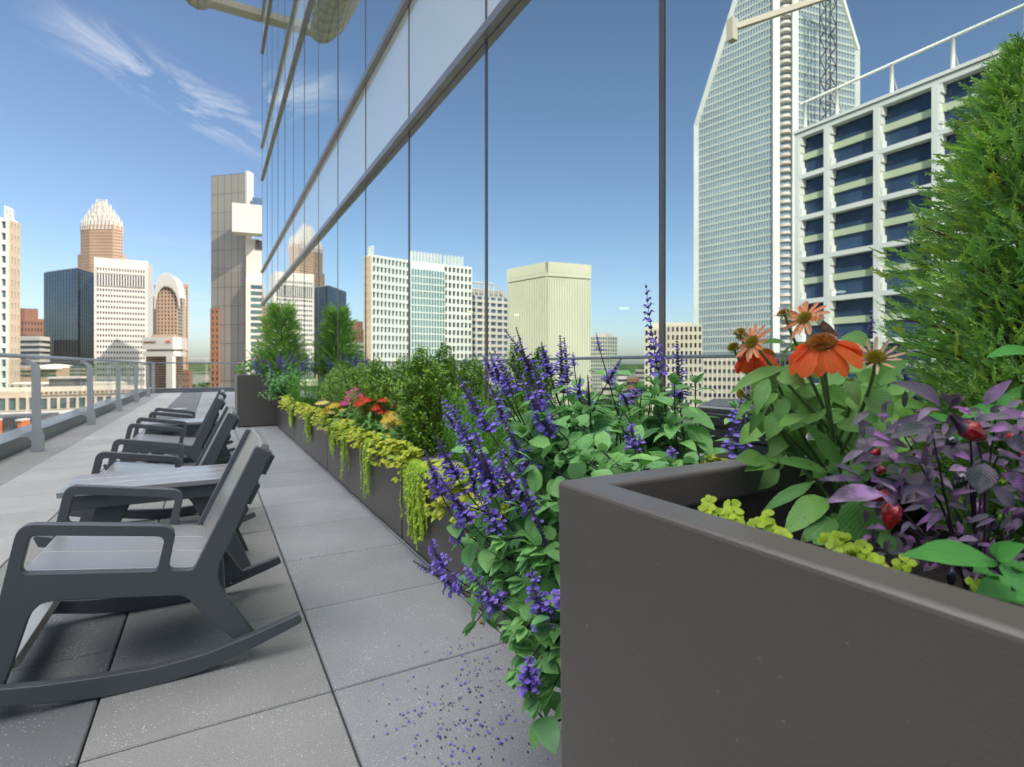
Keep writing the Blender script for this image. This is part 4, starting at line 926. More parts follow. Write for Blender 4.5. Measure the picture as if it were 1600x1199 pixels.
npart = 0
for y in yc:
    mb = MB()
    for za, zb_ in zip(zl[1:], zl[:-1]):
        mb.box(XF - 1.78, XF + 0.02, y - 0.45, y + 0.45, za + 0.421, zb_ - 0.421)
        for k in range(5):                            # curved haunch on one side of each pier
            a0, a1 = za + 0.43 + (CP - .86) * k / 5, za + 0.43 + (CP - .86) * (k + 1) / 5; w_ = 0.55 * (1 - math.sin(math.pi * (k + .5) / 5)) + 0.12
            mb.box(XF - 1.7, XF - 0.05, y - 0.451 - w_, y - 0.451, a0, a1 - 0.005)
    ad(mb, 'pier', M['b_frame'])
for ya, yb in zip(yc[:-1], yc[1:]):
    for za, zb_ in zip(zl[1:], zl[:-1]):
        m_ = (za + zb_) / 2
        mb = MB(); mb.box(XF - 1.75, XF - 1.0, yb + 0.46, ya - 0.46, m_ - 0.6, m_ + 0.55); ad(mb, 'green_band', M['b_green'])
        mb = MB(); mb.box(XF - 1.78, XF - 1.4, yb + 0.46, ya - 0.46, m_ + 0.56, zb_ - 0.43); mb.box(XF - 1.78, XF - 1.4, yb + 0.46, ya - 0.46, za + 0.43, m_ - 0.61)
        if npart < 100: ad(mb, 'window', M['g_navy']); npart += 1
mb = MB(); mb.tube([(XF - 2, 64, 51.3), (XF - 2, -15, 51.3)], 0.28, 6)
for y in (63, 57, 48, 39.5, 31, 22, 13): mb.tube([(XF - 2, y, 44), (XF - 2, y, 51.3)], 0.3, 6); mb.tube([(XF - 5.5, y, 44.5), (XF - 2, y, 50)], 0.12, 5)
ad(mb, 'roof_rail', M['b_frame'])
mb = MB(); mb.box(XF - 9, XF - 8.8, 14, 36, 44.5, 47.2); ad(mb, 'roof_barrier', M['b_orange'])
# lower blocks and street edge in the reflection
t = 120
b = Bld('low_concrete_block', 'low banded concrete block at the foot of the slanted tower in the reflection', [(1098, t + 8), (1330, t)], ZH(556, t), M['b_cream'], True, depth=20)
b.bands(0, ZH(640, t), ZH(560, t), 6, 0.45, M['g_dark']); b.fins(0, ZH(640, t), ZH(556, t), 30, 0.35, 0.3, M['b_white'], name='mullions'); b.finish()
t = 80
b = Bld('dark_podium', 'dark podium with pale posts low in the reflection', [(1090, t), (1400, t)], ZH(634, t), M['b_dark'], True, depth=20); b.fins(0, -32, ZH(650, t), 24, 0.25, 0.3, M['b_grey'], name='posts'); b.finish()
for px, w_, t, yt, nm, lab in ((902, 22, 380, 586, 'b_tan', 'tan low block low in the reflection, just under the teal small tower'), (965, 16, 480, 580, 'b_white', 'white low block in the reflection right of the teal small tower'), (978, 20, 330, 592, 'b_brown', 'brown low block in the reflection, lowest one left of the balcony block'), (992, 14, 560, 578, 'b_grey', 'grey low block in the reflection touching the balcony block'), (940, 26, 300, 600, 'b_cream', 'cream low block in the reflection, nearest one below the rail line')):
    b = Bld('low_rise', lab, [(px, t), (px + w_, t + 5)], ZH(yt, t), M[nm], True, depth=16)
    b.root['group'] = 'low city blocks near the horizon in the reflection'
    b.bands(0, -30, ZH(yt, t) - 1, 5, 0.4, M['g_dark']); b.finish()
tag(clump('reflected_woods', 1000, 330, 120, 14, '', mir=True, n=900), kind='stuff')

# ================================================================ PLANTS
def V(*a): return Vector(a)
def leafy_stem(mb, ms, path, r0, nodes, ls, lw, prof, start=0.3, curl=0.7, fold=0.3, seg=5, pair=2, tilt=0.9, r1=None, top=True, wav=0.02):
    """a stem along path with leaves in pairs, each pair turned a quarter from the last"""
    n = len(path) - 1
    if ms is not None: ms.tube(path, [r0 + ((r1 or r0 * .5) - r0) * i / n for i in range(n + 1)], 5)
    ph = rnd.random() * 6
    for k in range(nodes):
        f = start + (1 - start) * (k + .5) / nodes; x = f * n; i = min(n - 1, int(x)); p = path[i].lerp(path[i + 1], x - i)
        d = (path[i + 1] - path[i]).normalized(); u = d.cross(V(.2, .1, .97))
        if u.length < .05: u = d.cross(V(1, 0, 0))
        u.normalize(); w = d.cross(u)
        for j in range(pair):
            a = ph + k * 1.571 + j * 2 * math.pi / pair + rnd.uniform(-.35, .35)
            o = u * math.cos(a) + w * math.sin(a); dd = (o * tilt + d * (1.15 - tilt) + V(0, 0, 0.15)).normalized()
            sc = rnd.uniform(0.7, 1.15) * (1 - 0.45 * (f - start) / (1 - start) if top else 1)
            nv = (V(0, 0, 1) + d * .4 + rv(.3)).normalized()
            b = p + o * r0
            if ms is not None: ms.tube([p, b + dd * ls * .12], r0 * .35, 3, cap=False)
            mb.leaf(b + dd * ls * .1, dd, nv, ls * sc, lw * sc, prof, curl * rnd.uniform(.5, 1.4), fold, seg, wav=wav)
    if top:
        d = (path[-1] - path[-2]).normalized()
        for j in range(4):
            o = rv(1); mb.leaf(path[-1], (d + o * .6).normalized(), V(0, 0, 1), ls * .45, lw * .4, prof, .3, fold, 3)
def plant(name, label, cat, loc, parts, group=None):
    root = empty(name, loc, label, cat, group); root.matrix_basis = Matrix.Translation(loc); out = []
    for n_, mb, m_ in parts:
        if mb.v:
            o = mb.build(n_, M[m_], root); o.matrix_parent_inverse = root.matrix_basis.inverted(); out.append(o)
    return root

# ---- salvia flower spikes: five meshes, along +Z, one unit long
def spike_mesh(kind, seed):
    r = random.Random(seed); ca = MB(); pe = MB(); L_ = 0.15
    nw = {0: 18, 1: 22, 2: 14, 3: 26, 4: 10}[kind]
    bend = r.uniform(-.12, .12)
    def ax(f): return V(bend * L_ * f * f, 0, L_ * f)
    ca.tube([ax(i / 6) for i in range(7)], [0.0013 - 0.0008 * i / 6 for i in range(7)], 4)
    for k in range(nw):
        f = (k + 0.3) / nw; rr = (0.0080 if kind != 3 else 0.0058) * (1 - f ** 1.5 * .72) + .0022; n = r.choice((5, 6, 7)); ph = r.random() * 6
        for j in range(n):
            a = ph + 2 * math.pi * j / n; o = V(math.cos(a), math.sin(a), 0); d = (o + V(0, 0, r.uniform(.3, 1.0) + f)).normalized(); p = ax(f)
            ln = rr * r.uniform(.8, 1.2); w = rr * .30; side = d.cross(V(0, 0, 1)).normalized(); up = side.cross(d)
            q = [p + side * w * .4 + d * rr * .1, p - side * w * .4 + d * rr * .1, p + d * ln * .55 - side * w + up * w * .2, p + d * ln + up * w * .6, p + d * ln * .55 + side * w + up * w * .2, p + d * ln * .6 - up * w]
            ca.quad(q[0], q[1], q[2], q[3], q[4], smooth=True); ca.quad(q[1], q[0], q[4], q[5], q[2], smooth=True)
            op = {0: .28, 1: .5, 2: .62, 3: .07, 4: .35}[kind] * (1.25 - f * 1.1)
            if f < .88 and r.random() < op:             # an open flower: tube, small hood, broad lower lip
                s_ = rr * r.uniform(.85, 1.25); b = p + d * ln * .7; t_ = b + (d + o * .3).normalized() * s_ * .8
                for e in (side, up): pe.quad(b + e * s_ * .14, b - e * s_ * .14, t_ - e * s_ * .22, t_ + e * s_ * .22, smooth=True)
                dn = (o - V(0, 0, .9)).normalized()
                pe.quad(t_ + side * s_ * .18, t_ + dn * s_ * .5 + side * s_ * .52, t_ + dn * s_ * .78 + o * s_ * .1, t_ + dn * s_ * .5 - side * s_ * .52, t_ - side * s_ * .18, smooth=True)
                pe.quad(t_ - side * s_ * .16, t_ + side * s_ * .16, t_ + o * s_ * .42 + V(0, 0, s_ * .3))
    return ca, pe
spk = []
for kd in range(5):
    for sd_ in (0, 1):
        ca, pe = spike_mesh(kd, kd * 10 + sd_); a = ca.build('flower_spike', M['salvia_calyx']); b = pe.build('petals', M['salvia_petal']); spk.append((a.data, b.data)); bpy.data.objects.remove(a); bpy.data.objects.remove(b)
def put_spike(root, inv, base, tip, kind, wide=1.0):
    d = tip - base; s_ = d.length / 0.15; a, b = spk[kind * 2 + rnd.randint(0, 1)]
    w = wide * (0.55 + 0.45 * s_) if s_ < 1 else wide
    mt = Matrix.Translation(base) @ d.to_track_quat('Z', 'Y').to_matrix().to_4x4() @ Matrix.Rotation(rnd.random() * 6, 4, 'Z') @ Matrix.Diagonal((w, w, s_, 1))
    o = bpy.data.objects.new('flower_spike', a); COL.objects.link(o); o.parent = root; o.matrix_parent_inverse = inv; o.matrix_basis = mt
    p = bpy.data.objects.new('petals', b); COL.objects.link(p); p.parent = o
# tips and feet of the spikes, with depth and kind (0 sparse, 1 full, 2 open-flowered, 3 spent grey, 4 bud)
SP = [(1000, 445, 1031, 592, 1.42, 2), (1057, 528, 1062, 625, 1.36, 1), (930, 520, 938, 550, 1.45, 4), (972, 560, 948, 600, 1.40, 1), (876, 524, 880, 616, 1.38, 1), (884, 526, 886, 600, 1.40, 0), (895, 550, 897, 572, 1.42, 4), (903, 590, 905, 620, 1.36, 0), (918, 586, 921, 634, 1.36, 3),
      (845, 535, 858, 585, 1.36, 1), (850, 537, 862, 590, 1.38, 0), (798, 516, 832, 580, 1.34, 0), (808, 512, 834, 610, 1.35, 3), (777, 545, 800, 618, 1.28, 2), (765, 550, 783, 600, 1.32, 1), (716, 588, 765, 676, 1.25, 1), (697, 615, 738, 700, 1.22, 2), (728, 690, 762, 745, 1.22, 1),
      (681, 680, 716, 750, 1.24, 1), (662, 703, 690, 775, 1.26, 1), (803, 568, 862, 682, 1.24, 1), (822, 610, 858, 680, 1.26, 2), (787, 655, 828, 742, 1.22, 1), (742, 677, 772, 775, 1.2, 1), (770, 700, 800, 782, 1.2, 2), (725, 702, 746, 772, 1.24, 1), (649, 752, 718, 786, 1.22, 3), (750, 766, 778, 832, 1.16, 2),
      (705, 820, 716, 843, 1.25, 2), (664, 846, 694, 886, 1.22, 2), (646, 876, 722, 922, 1.2, 1), (717, 876, 782, 952, 1.12, 2), (820, 882, 850, 978, 1.02, 2), (819, 1018, 826, 1078, 0.98, 2), (795, 735, 862, 868, 1.1, 3), (778, 715, 830, 800, 1.14, 1), (983, 655, 992, 700, 1.2, 2), (992, 690, 1014, 740, 1.2, 3), (945, 668, 950, 690, 1.25, 4), (1000, 602, 985, 625, 1.34, 0), (975, 610, 980, 632, 1.36, 0),
      (1048, 697, 1050, 712, 1.2, 4), (716, 806, 722, 820, 1.22, 4), (938, 730, 942, 745, 1.1, 4), (757, 552, 770, 590, 1.36, 0), (876, 925, 880, 940, 0.95, 2), (835, 570, 850, 640, 1.3, 1), (690, 745, 735, 815, 1.2, 1), (700, 640, 712, 670, 1.3, 0), (765, 600, 790, 660, 1.27, 1)]
roots = [V(1.12, 0.95, .42), V(1.1, 1.15, .42), V(1.12, 1.35, .42), V(1.1, 1.55, .42), V(1.12, 1.72, .42)]
fol = MB(); stm = MB(); sb = []
root = empty('salvia_plant', (1.11, 1.35, .42), 'large blue purple salvia spilling over the low planter, beside the near tall planter', 'plant'); root.matrix_basis = Matrix.Translation((1.11, 1.35, .42)); inv = root.matrix_basis.inverted()
for tx, ty, bx, by, t, k in SP:
    base, tip = W(bx, by, t), W(tx, ty, t - 0.02)
    put_spike(root, inv, base, tip, k, 1.45 if k != 4 else 1.1)
    rt = min(roots, key=lambda q: (q - base).length); d = (tip - base).normalized()
    mid = base - d * min(.28, (base - rt).length * .5) + V(0, 0, .03)
    path = bez(base, mid, rt, 10); stm.tube(path[:5], [.0013, .0015, .0018, .002, .0022], 5)
    pth = path[::-1]; leafy_stem(fol, stm, pth[:10], .003, 6, .070, .046, ovate, .30, .8, .25, 6, top=False)
# leafy shoots filling the clump
def region(polys, n):
    out = []
    for _ in range(n):
        x0, y0, x1, y1, ta, tb = rnd.choices(polys, [p[6] for p in polys])[0][:6]
        out.append((rnd.uniform(x0, x1), rnd.uniform(y0, y1), rnd.uniform(ta, tb)))
    return out
for px, py, t in region([(780, 640, 930, 740, 1.15, 1.5, 5), (900, 600, 1090, 720, 1.2, 1.55, 7), (800, 760, 890, 980, 1.02, 1.35, 11), (735, 830, 880, 1000, 1.05, 1.3, 11), (800, 960, 885, 1085, 0.98, 1.1, 7), (720, 760, 800, 900, 1.2, 1.35, 2.5), (880, 690, 1080, 740, 1.0, 1.3, 4), (1020, 600, 1090, 680, 1.3, 1.45, 2)], 128):
    tip = W(px, py, t); rt = min(roots, key=lambda q: (q - tip).length) + rv(.04); 
    mid = (tip + rt) / 2 + V(-.05, 0, .10 if tip.z > .45 else .25)
    leafy_stem(fol, stm, bez(rt, mid, tip, 8), .0028, 6, rnd.uniform(.070, .105), rnd.uniform(.046, .066), ovate, .4, .8, .22, 6)
for q in [(1075, 665, 1108, 690, 1.3), (1065, 640, 1105, 655, 1.32)]:
    b = W(q[0], q[1], q[4]); e = W(q[2], q[3], q[4] - .05); fol.leaf(b, e - b, V(-.3, -.4, 1), .095, .055, ovate, .4, .2, 7)
for n_, mb, m_ in (('foliage', fol, 'salvia_leaf'), ('stems', stm, 'stem_dark')):
    o = mb.build(n_, M[m_], root); o.matrix_parent_inverse = inv

# ---- a second salvia at the far end, a spike behind the near planter
def salvia_bush(label, c, w, h, ns, seed, hang=0.0, ls=.06):
    rr = random.Random(seed); root = empty('salvia_plant', c, label, 'plant'); root.matrix_basis = Matrix.Translation(c); inv = root.matrix_basis.inverted(); fol = MB(); st = MB(); c = Vector(c)
    for k in range(ns * 3):
        a = rr.uniform(0, 6.28); r_ = w * rr.uniform(.2, 1) ** .6; tip = c + V(r_ * math.cos(a) * .8, r_ * math.sin(a), h * rr.uniform(.35, .75) - hang * max(0, -math.cos(a)) * rr.random() * (r_ / w))
        leafy_stem(fol, st, bez(c, (c + tip) / 2 + V(0, 0, .1), tip, 6), .003, 5, ls, ls * .62, ovate, .35, .8, .25, 4)
        if k < ns:
            a2 = rr.uniform(0, 6.28); rad = w * .9 * rr.random(); b = c + V(rad * math.cos(a2), rad * math.sin(a2), h * rr.uniform(.5, .8)); d = (V(math.cos(a2) * .4, math.sin(a2) * .4, 1)).normalized()
            put_spike(root, inv, b, b + d * rr.uniform(.12, .22), rr.choice((1, 1, 2, 0)), 1.4); st.tube(bez(c, (b + c) / 2, b, 4), .002, 4)
    for n_, mb, m_ in (('foliage', fol, 'salvia_leaf'), ('stems', st, 'stem_dark')):
        o = mb.build(n_, M[m_], root); o.matrix_parent_inverse = inv
salvia_bush('blue salvia bush spilling over the corner of the far tall planter', (0.98, 9.05, .42), .50, .78, 26, 4, .45, .085)
root = empty('salvia_plant', W(1150, 745, 1.1), 'single salvia spike with drooping flowers rising behind the rim, left of the coneflowers', 'plant'); root.matrix_basis = Matrix.Translation(W(1150, 745, 1.1)); inv = root.matrix_basis.inverted()
put_spike(root, inv, W(1150, 712, 1.1), W(1147, 622, 1.08), 2, 1.6); put_spike(root, inv, W(1160, 700, 1.12), W(1163, 600, 1.1), 3, 1.3)
mb = MB(); fol = MB(); leafy_stem(fol, mb, bez(W(1150, 900, 1.1), W(1152, 820, 1.1), W(1150, 712, 1.1), 6), .003, 5, .07, .045, ovate, .2)
leafy_stem(fol, mb, bez(W(1170, 900, 1.15), W(1165, 760, 1.15), W(1150, 640, 1.15), 6), .003, 4, .06, .04, ovate, .4)
for n_, m2, m_ in (('foliage', fol, 'salvia_leaf'), ('stems', mb, 'stem_dark')): o = m2.build(n_, M[m_], root); o.matrix_parent_inverse = inv

# ---- orange coneflowers in the near planter
croot = W(1330, 760, .80); croot.z = .70
root = empty('coneflower_plant', croot, 'orange coneflower plant with broad green leaves in the near tall planter', 'plant'); root.matrix_basis = Matrix.Translation(croot); inv = root.matrix_basis.inverted()
fol = MB(); st = MB()
def Z5(x, y): return 1120 + x / 5.333, 460 + y / 5.333
def placed(mb, bx, by, tx, ty, w, t, dt=-.02, curl=.45, prof=lance, fold=.35, seg=8, wav=.03):
    """a leaf from one point to another: widths are photograph pixels at that depth"""
    b = W(bx, by, t); e = W(tx, ty, t + dt); d = e - b; ln = d.length; view = (V(0, 0, H) - b).normalized()
    nv = (view * .7 + V(0, 0, 1) * .6).normalized(); up = d.cross(nv).normalized().cross(d).normalized()
    d2 = (d.normalized() + up * curl * .5).normalized()
    mb.leaf(b, d2, nv, ln * 1.04, w * t / F, prof, curl, fold, seg, wav=wav)
LV = [(570, 610, 90, 775, 95), (560, 600, 672, 662, 75), (430, 700, 310, 990, 95), (350, 690, 332, 900, 75), (500, 690, 745, 760, 130), (800, 730, 650, 1100, 180), (960, 880, 600, 1110, 170), (440, 900, 250, 1160, 70), (570, 980, 390, 1180, 135), (540, 840, 545, 1010, 75), (890, 790, 1110, 930, 160), (1090, 720, 1150, 930, 95), (1225, 840, 1470, 1010, 185), (1300, 790, 1585, 555, 150), (1130, 840, 1200, 1020, 130), (570, 405, 378, 392, 50), (548, 585, 622, 415, 80), (620, 480, 730, 395, 65), (1040, 350, 1275, 440, 120), (285, 870, 208, 1055, 55), (520, 830, 392, 915, 70), (370, 1000, 385, 1160, 75), (1000, 1080, 1210, 1140, 110), (490, 690, 478, 830, 55), (860, 800, 700, 860, 110), (1350, 720, 1500, 720, 120), (640, 600, 560, 760, 110), (730, 1010, 500, 1100, 90), (900, 1000, 760, 1120, 110), (1270, 900, 1480, 880, 130), (1000, 600, 1260, 640, 140), (1200, 640, 1330, 770, 120), (700, 560, 850, 720, 120), (600, 860, 470, 1050, 100), (1180, 950, 1330, 1080, 130), (1100, 560, 900, 640, 110)]
for a, b, c, d, w in LV:
    (bx, by), (tx, ty) = Z5(a, b), Z5(c, d); placed(fol, bx, by, tx, ty, w / 5.333 * 1.3, rnd.uniform(.68, .80), rnd.uniform(-.04, .02), rnd.uniform(.2, .8))
for k in range(120):
    px, py = rnd.uniform(1190, 1400), rnd.uniform(590, 735); a = rnd.uniform(0, 6.28); placed(fol, px, py, px + 52 * math.cos(a), py + 40 * math.sin(a) + 8, rnd.uniform(22, 34), rnd.uniform(.80, .92), 0, .5)
SC = W(1300, 745, .78)
def head(px, py, t, rpx, kind, face, npet, plen, droop, spin=0.0, name='flower_head'):
    """coneflower: domed cone, ray petals round it; face is the direction the bloom looks in"""
    c = W(px, py, t); k = t / F; R_ = rpx * k; nrm_ = Vector(face).normalized(); rot = nrm_.to_track_quat('Z', 'Y').to_matrix().to_4x4()
    T = Matrix.Translation(c) @ rot
    cone = MB(); pt = MB(); sep = MB(); r = random.Random(int(px * 7 + py))
    n = 260 if rpx > 14 else 130
    for i in range(n):                                       # spiny disc florets in a spiral over the dome
        f = (i + .5) / n; th = i * 2.39996; rad = R_ * math.sqrt(f); z = R_ * .62 * math.sqrt(max(0, 1 - f * .96))
        p = V(rad * math.cos(th), rad * math.sin(th), z); o = V(p.x, p.y, p.z * 1.2 + R_ * .2).normalized(); s_ = R_ * .075 * (260 / n) ** .5
        u = o.orthogonal().normalized(); w = o.cross(u); tipp = p + o * s_ * (3.4 if kind != 'bud' else 5)
        cc = [p + u * s_, p + w * s_, p - u * s_, p - w * s_]
        for j in range(4): cone.quad(T @ cc[j], T @ cc[(j + 1) % 4], T @ tipp)
    dome = MB()
    for i in range(6):
        for j in range(14):
            def q(i, j): a = i / 6 * math.pi / 2; b = j / 14 * 2 * math.pi; return T @ V(R_ * math.cos(a) * math.cos(b), R_ * math.cos(a) * math.sin(b), R_ * .6 * math.sin(a))
            dome.quad(q(i, j), q(i, j + 1), q(i + 1, j + 1), q(i + 1, j), smooth=True)
    for i in range(npet):
        a = spin + 2 * math.pi * i / npet + r.uniform(-.1, .1); o = V(math.cos(a), math.sin(a), 0); dr = droop + r.uniform(-.18, .18)
        d = (o * math.cos(dr) - V(0, 0, 1) * math.sin(dr)).normalized(); ln = plen * k * r.uniform(.85, 1.1)
        w = {'orange': .46, 'pale': .30, 'cream': .20, 'bud': .12}[kind] * plen * k * r.uniform(.8, 1.15)
        b = o * R_ * .92; up = V(0, 0, 1)
        pt.leaf(T @ b, T.to_3x3() @ d, T.to_3x3() @ (up + o * .2), ln, w, petal if kind == 'orange' else (lambda v: .6 + .4 * math.sin(v * 3) if v < .95 else .4), r.uniform(.1, .35) if kind == 'orange' else r.uniform(-.5, .1), .35 if kind == 'orange' else .8, 6)
    for i in range(16 if kind != 'orange' else 12):
        a = i * .39 * 1.01 + .1; o = V(math.cos(a), math.sin(a), 0); sep.leaf(T @ (o * R_ * .55 - V(0, 0, R_ * .1)), T.to_3x3() @ (o - V(0, 0, .5)).normalized(), T.to_3x3() @ V(0, 0, 1), R_ * (.9 if kind != 'bud' else 1.2), R_ * .2, lance, .8, .2, 3)
    hd = dome.build(name, M['cone' if kind == 'orange' else 'green_cone'], root); hd.matrix_parent_inverse = inv
    for n_, m2, m_ in (('cone', cone, 'cone' if kind in ('orange',) else 'green_cone'), ('petals', pt, {'orange': 'orange_petal', 'pale': 'pale_petal', 'cream': 'cream_petal', 'bud': 'cream_petal'}[kind]), ('sepals', sep, 'cone_leaf')):
        if m2.v: o = m2.build(n_, M[m_], hd)
    back = c - nrm_ * R_ * .2; g_ = SC + rv(.03)
    st.tube(bez(back, back - nrm_ * .04 - V(0, 0, .02), g_, 8), [.0020, .0021, .0022, .0023, .0024, .0025, .0026, .0027, .0028], 6)
vw = lambda x, y, z: W(1300, 572, 1).normalized() * 0 + Vector((x, y, z))
toC = (V(0, 0, H) - W(1285, 540, .7)).normalized(); rt_ = V(CY, -SY, 0)
head(1284, 539, .66, 20, 'orange', toC * .55 + V(0, 0, 1) - rt_ * .15, 18, 46, .60)
head(1176, 535, .74, 10, 'pale', toC * .5 + V(0, 0, .5) - rt_ * .7, 15, 25, .15)
head(1172, 556, .77, 10, 'orange', toC * .2 + V(0, 0, 1) + rt_ * .1, 12, 30, 1.1)
head(1198, 553, .80, 10, 'orange', toC * .2 + V(0, 0, 1) + rt_ * .5, 12, 30, .75)
head(1258, 498, .72, 10, 'pale', toC * .45 + V(0, 0, .55) - rt_ * .45, 14, 26, .1)
head(1225, 491, .73, 8, 'bud', V(0, 0, 1) * .9 - rt_ * .5, 7, 17, -.3)
head(1156, 521, .76, 7.5, 'bud', V(0, 0, 1) * .8 - rt_ * .3 + toC * .2, 6, 18, -.4)
head(1146, 544, .77, 7.5, 'bud', V(0, 0, 1) * .8 - rt_ * .5 + toC * .3, 5, 12, -.4)
head(1368, 560, .66, 13, 'cream', toC * .75 + V(0, 0, .75), 13, 27, -.25)
head(1158, 615, .72, 6, 'bud', -rt_ * .8 + toC * .5 + V(0, 0, .1), 0, 8, 0)
head(1330, 596, .74, 4, 'bud', V(0, 0, 1), 0, 8, 0)
for k in range(5):
    px, py = rnd.uniform(1200, 1370), rnd.uniform(600, 660); st.tube(bez(W(px, py, .78), W(px * .5 + 650, 700, .8), SC + rv(.02), 6), [.002, .0024, .0026, .0028, .003, .003, .003], 5)
for n_, m2, m_ in (('foliage', fol, 'cone_leaf'), ('stems', st, 'stem_green')): o = m2.build(n_, M[m_], root); o.matrix_parent_inverse = inv

# ---- butterfly resting by the big bloom
bp_ = W(1287, 522, .69); br = empty('butterfly', bp_, 'small brown mottled butterfly with closed wings behind the largest orange bloom', 'butterfly'); br.matrix_basis = Matrix.Translation(bp_); bi = br.matrix_basis.inverted()
def ZB(x, y, dt=0): a, b = Z5(x, y); return W(a, b, .69 + dt)
for dt in (0, .004):
    for nm_, lp in (('fore_wing', [(862, 250), (885, 215), (940, 255), (985, 305), (1015, 350), (960, 355), (905, 320), (870, 285)]), ('hind_wing', [(880, 300), (930, 325), (985, 352), (975, 372), (925, 368), (890, 335)])):
        mb = MB(); off = .0012 if nm_ == 'hind_wing' else 0; pts = [ZB(x, y, dt + off) for x, y in lp]; c = sum(pts, Vector()) / len(pts)
        for i in range(len(pts)): mb.quad(pts[i], pts[(i + 1) % len(pts)], c)
        o = mb.build(nm_, M['wing'], br); o.matrix_parent_inverse = bi; m_ = o.modifiers.new('solid', 'SOLIDIFY'); m_.thickness = .0004
mb = MB(); mb.tube([ZB(850, 262, .002), ZB(870, 262, .002), ZB(900, 300, .002), ZB(960, 345, .002)], [.0008, .0016, .0017, .0006], 6)
for e in (-1, 1): mb.tube([ZB(855, 262, .002), ZB(835 + e * 12, 225, .002), ZB(850 + e * 20, 150, .002 + e * .004)], .0003, 4)
o = mb.build('body', M['wing'], br); o.matrix_parent_inverse = bi

# ---- broad basal leaves
fol = MB(); st = MB(); c = W(1330, 800, .72)
def Z7(x, y): return 1080 + x / 5.0, 720 + y / 5.0
for (b, e, w, t, pr) in (((1065, 90), (610, 0), 24, .70, ovate), ((1160, 40), (870, -250), 34, .72, ovate), ((1060, 300), (690, 525), 44, .66, ovate), ((955, 165), (590, 420), 22, .68, lance), ((1290, 290), (1400, 620), 78, .62, roundl), ((1130, 460), (880, 640), 36, .64, ovate), ((1310, 20), (1290, 190), 36, .68, roundl), ((1150, 590), (960, 640), 24, .63, roundl), ((1180, 560), (1100, 420), 34, .66, ovate), ((1480, 560), (1580, 740), 26, .60, lance), ((1060, 20), (1200, 120), 30, .74, ovate), ((940, 100), (1060, 120), 20, .76, ovate)):
    (bx, by), (tx, ty) = Z7(*b), Z7(*e); placed(fol, bx, by, tx, ty, w, t, -.01, .5, pr, .18, 9, .04); st.tube([W(bx, by, t), (W(bx, by, t) + c) / 2 - V(0, 0, .01), V(c.x, c.y, .68)], .002, 5)
plant('broad_leaved_plant', 'low plant with broad spotted green leaves under the coneflowers', 'plant', V(c.x, c.y, .68), [('foliage', fol, 'broad_leaf'), ('stems', st, 'stem_green')])

# ---- purple ornamental pepper
pr_ = W(1530, 860, .62); pr_.z = .69
root = empty('ornamental_pepper', pr_, 'ornamental pepper bush with purple and black leaves and wrinkled red fruit', 'plant'); root.matrix_basis = Matrix.Translation(pr_); inv = root.matrix_basis.inverted()
fol = MB(); st = MB()
def Z6(x, y): return 1280 + x / 5.0, 560 + y / 5.0
PL = [(960, 420, 600, 155, 150), (1030, 390, 1045, 105, 125), (1290, 370, 1480, 165, 95), (960, 500, 480, 560, 120), (880, 560, 560, 600, 130), (960, 410, 760, 415, 40), (1380, 450, 1600, 480, 120), (850, 600, 1090, 780, 150), (1180, 660, 1180, 800, 140), (1290, 820, 1270, 1060, 170), (900, 890, 640, 1100, 130), (500, 1060, 40, 1090, 160), (340, 950, 0, 960, 70), (340, 950, 130, 840, 90), (400, 960, 570, 1030, 90), (720, 850, 640, 920, 60), (560, 640, 380, 590, 80), (700, 700, 400, 650, 90), (1430, 900, 1600, 1130, 180), (1450, 650, 1600, 720, 150), (1100, 540, 1020, 620, 90), (1200, 500, 1480, 440, 70), (900, 1000, 680, 1150, 150), (1010, 880, 1160, 860, 80), (820, 800, 620, 830, 80), (560, 720, 230, 820, 60), (350, 720, 160, 810, 60), (1330, 560, 1530, 560, 110), (1250, 780, 1480, 880, 150), (1060, 430, 1060, 520, 110), (800, 1050, 870, 1190, 60), (1400, 760, 1580, 800, 130), (1000, 620, 760, 680, 100), (1120, 1000, 1000, 1170, 60), (620, 900, 500, 860, 100), (1350, 1000, 1500, 1190, 120)]
for a, b, c_, d, w in PL:
    (bx, by), (tx, ty) = Z6(a, b), Z6(c_, d); t = rnd.uniform(.54, .64); placed(fol, bx, by, tx, ty, w / 5.0 * 1.05, t, rnd.uniform(-.03, .02), rnd.uniform(.1, .8), lance, .45, 7, .03)
    if rnd.random() > .25: continue
    B_ = W(bx, by, t); q_ = B_.lerp(pr_, .35) + V(0, 0, .02); st.tube([B_, q_ + rv(.012), pr_ + V(0, 0, .02) + rv(.01)], [.0008, .0011, .0016], 5)
for k in range(340):
    px, py = rnd.uniform(1345, 1640), rnd.uniform(635, 925)
    if py > 560 + (px - 1080) * .33 + 110 + 120: continue
    a = rnd.uniform(0, 6.28); l_ = rnd.uniform(20, 42); t = rnd.uniform(.54, .68); placed(fol, px, py, px + l_ * math.cos(a), py + l_ * .7 * math.sin(a), rnd.uniform(7, 15), t, rnd.uniform(-.02, .02), .5, lance, .5, 5)
for k in range(7):
    a = W(rnd.uniform(1380, 1620), rnd.uniform(660, 860), rnd.uniform(.56, .66)); st.tube(bez(pr_, pr_ + V(0, 0, .06), a + rv(.01), 5), [.003, .0024, .002, .0016, .0012, .0009], 6)
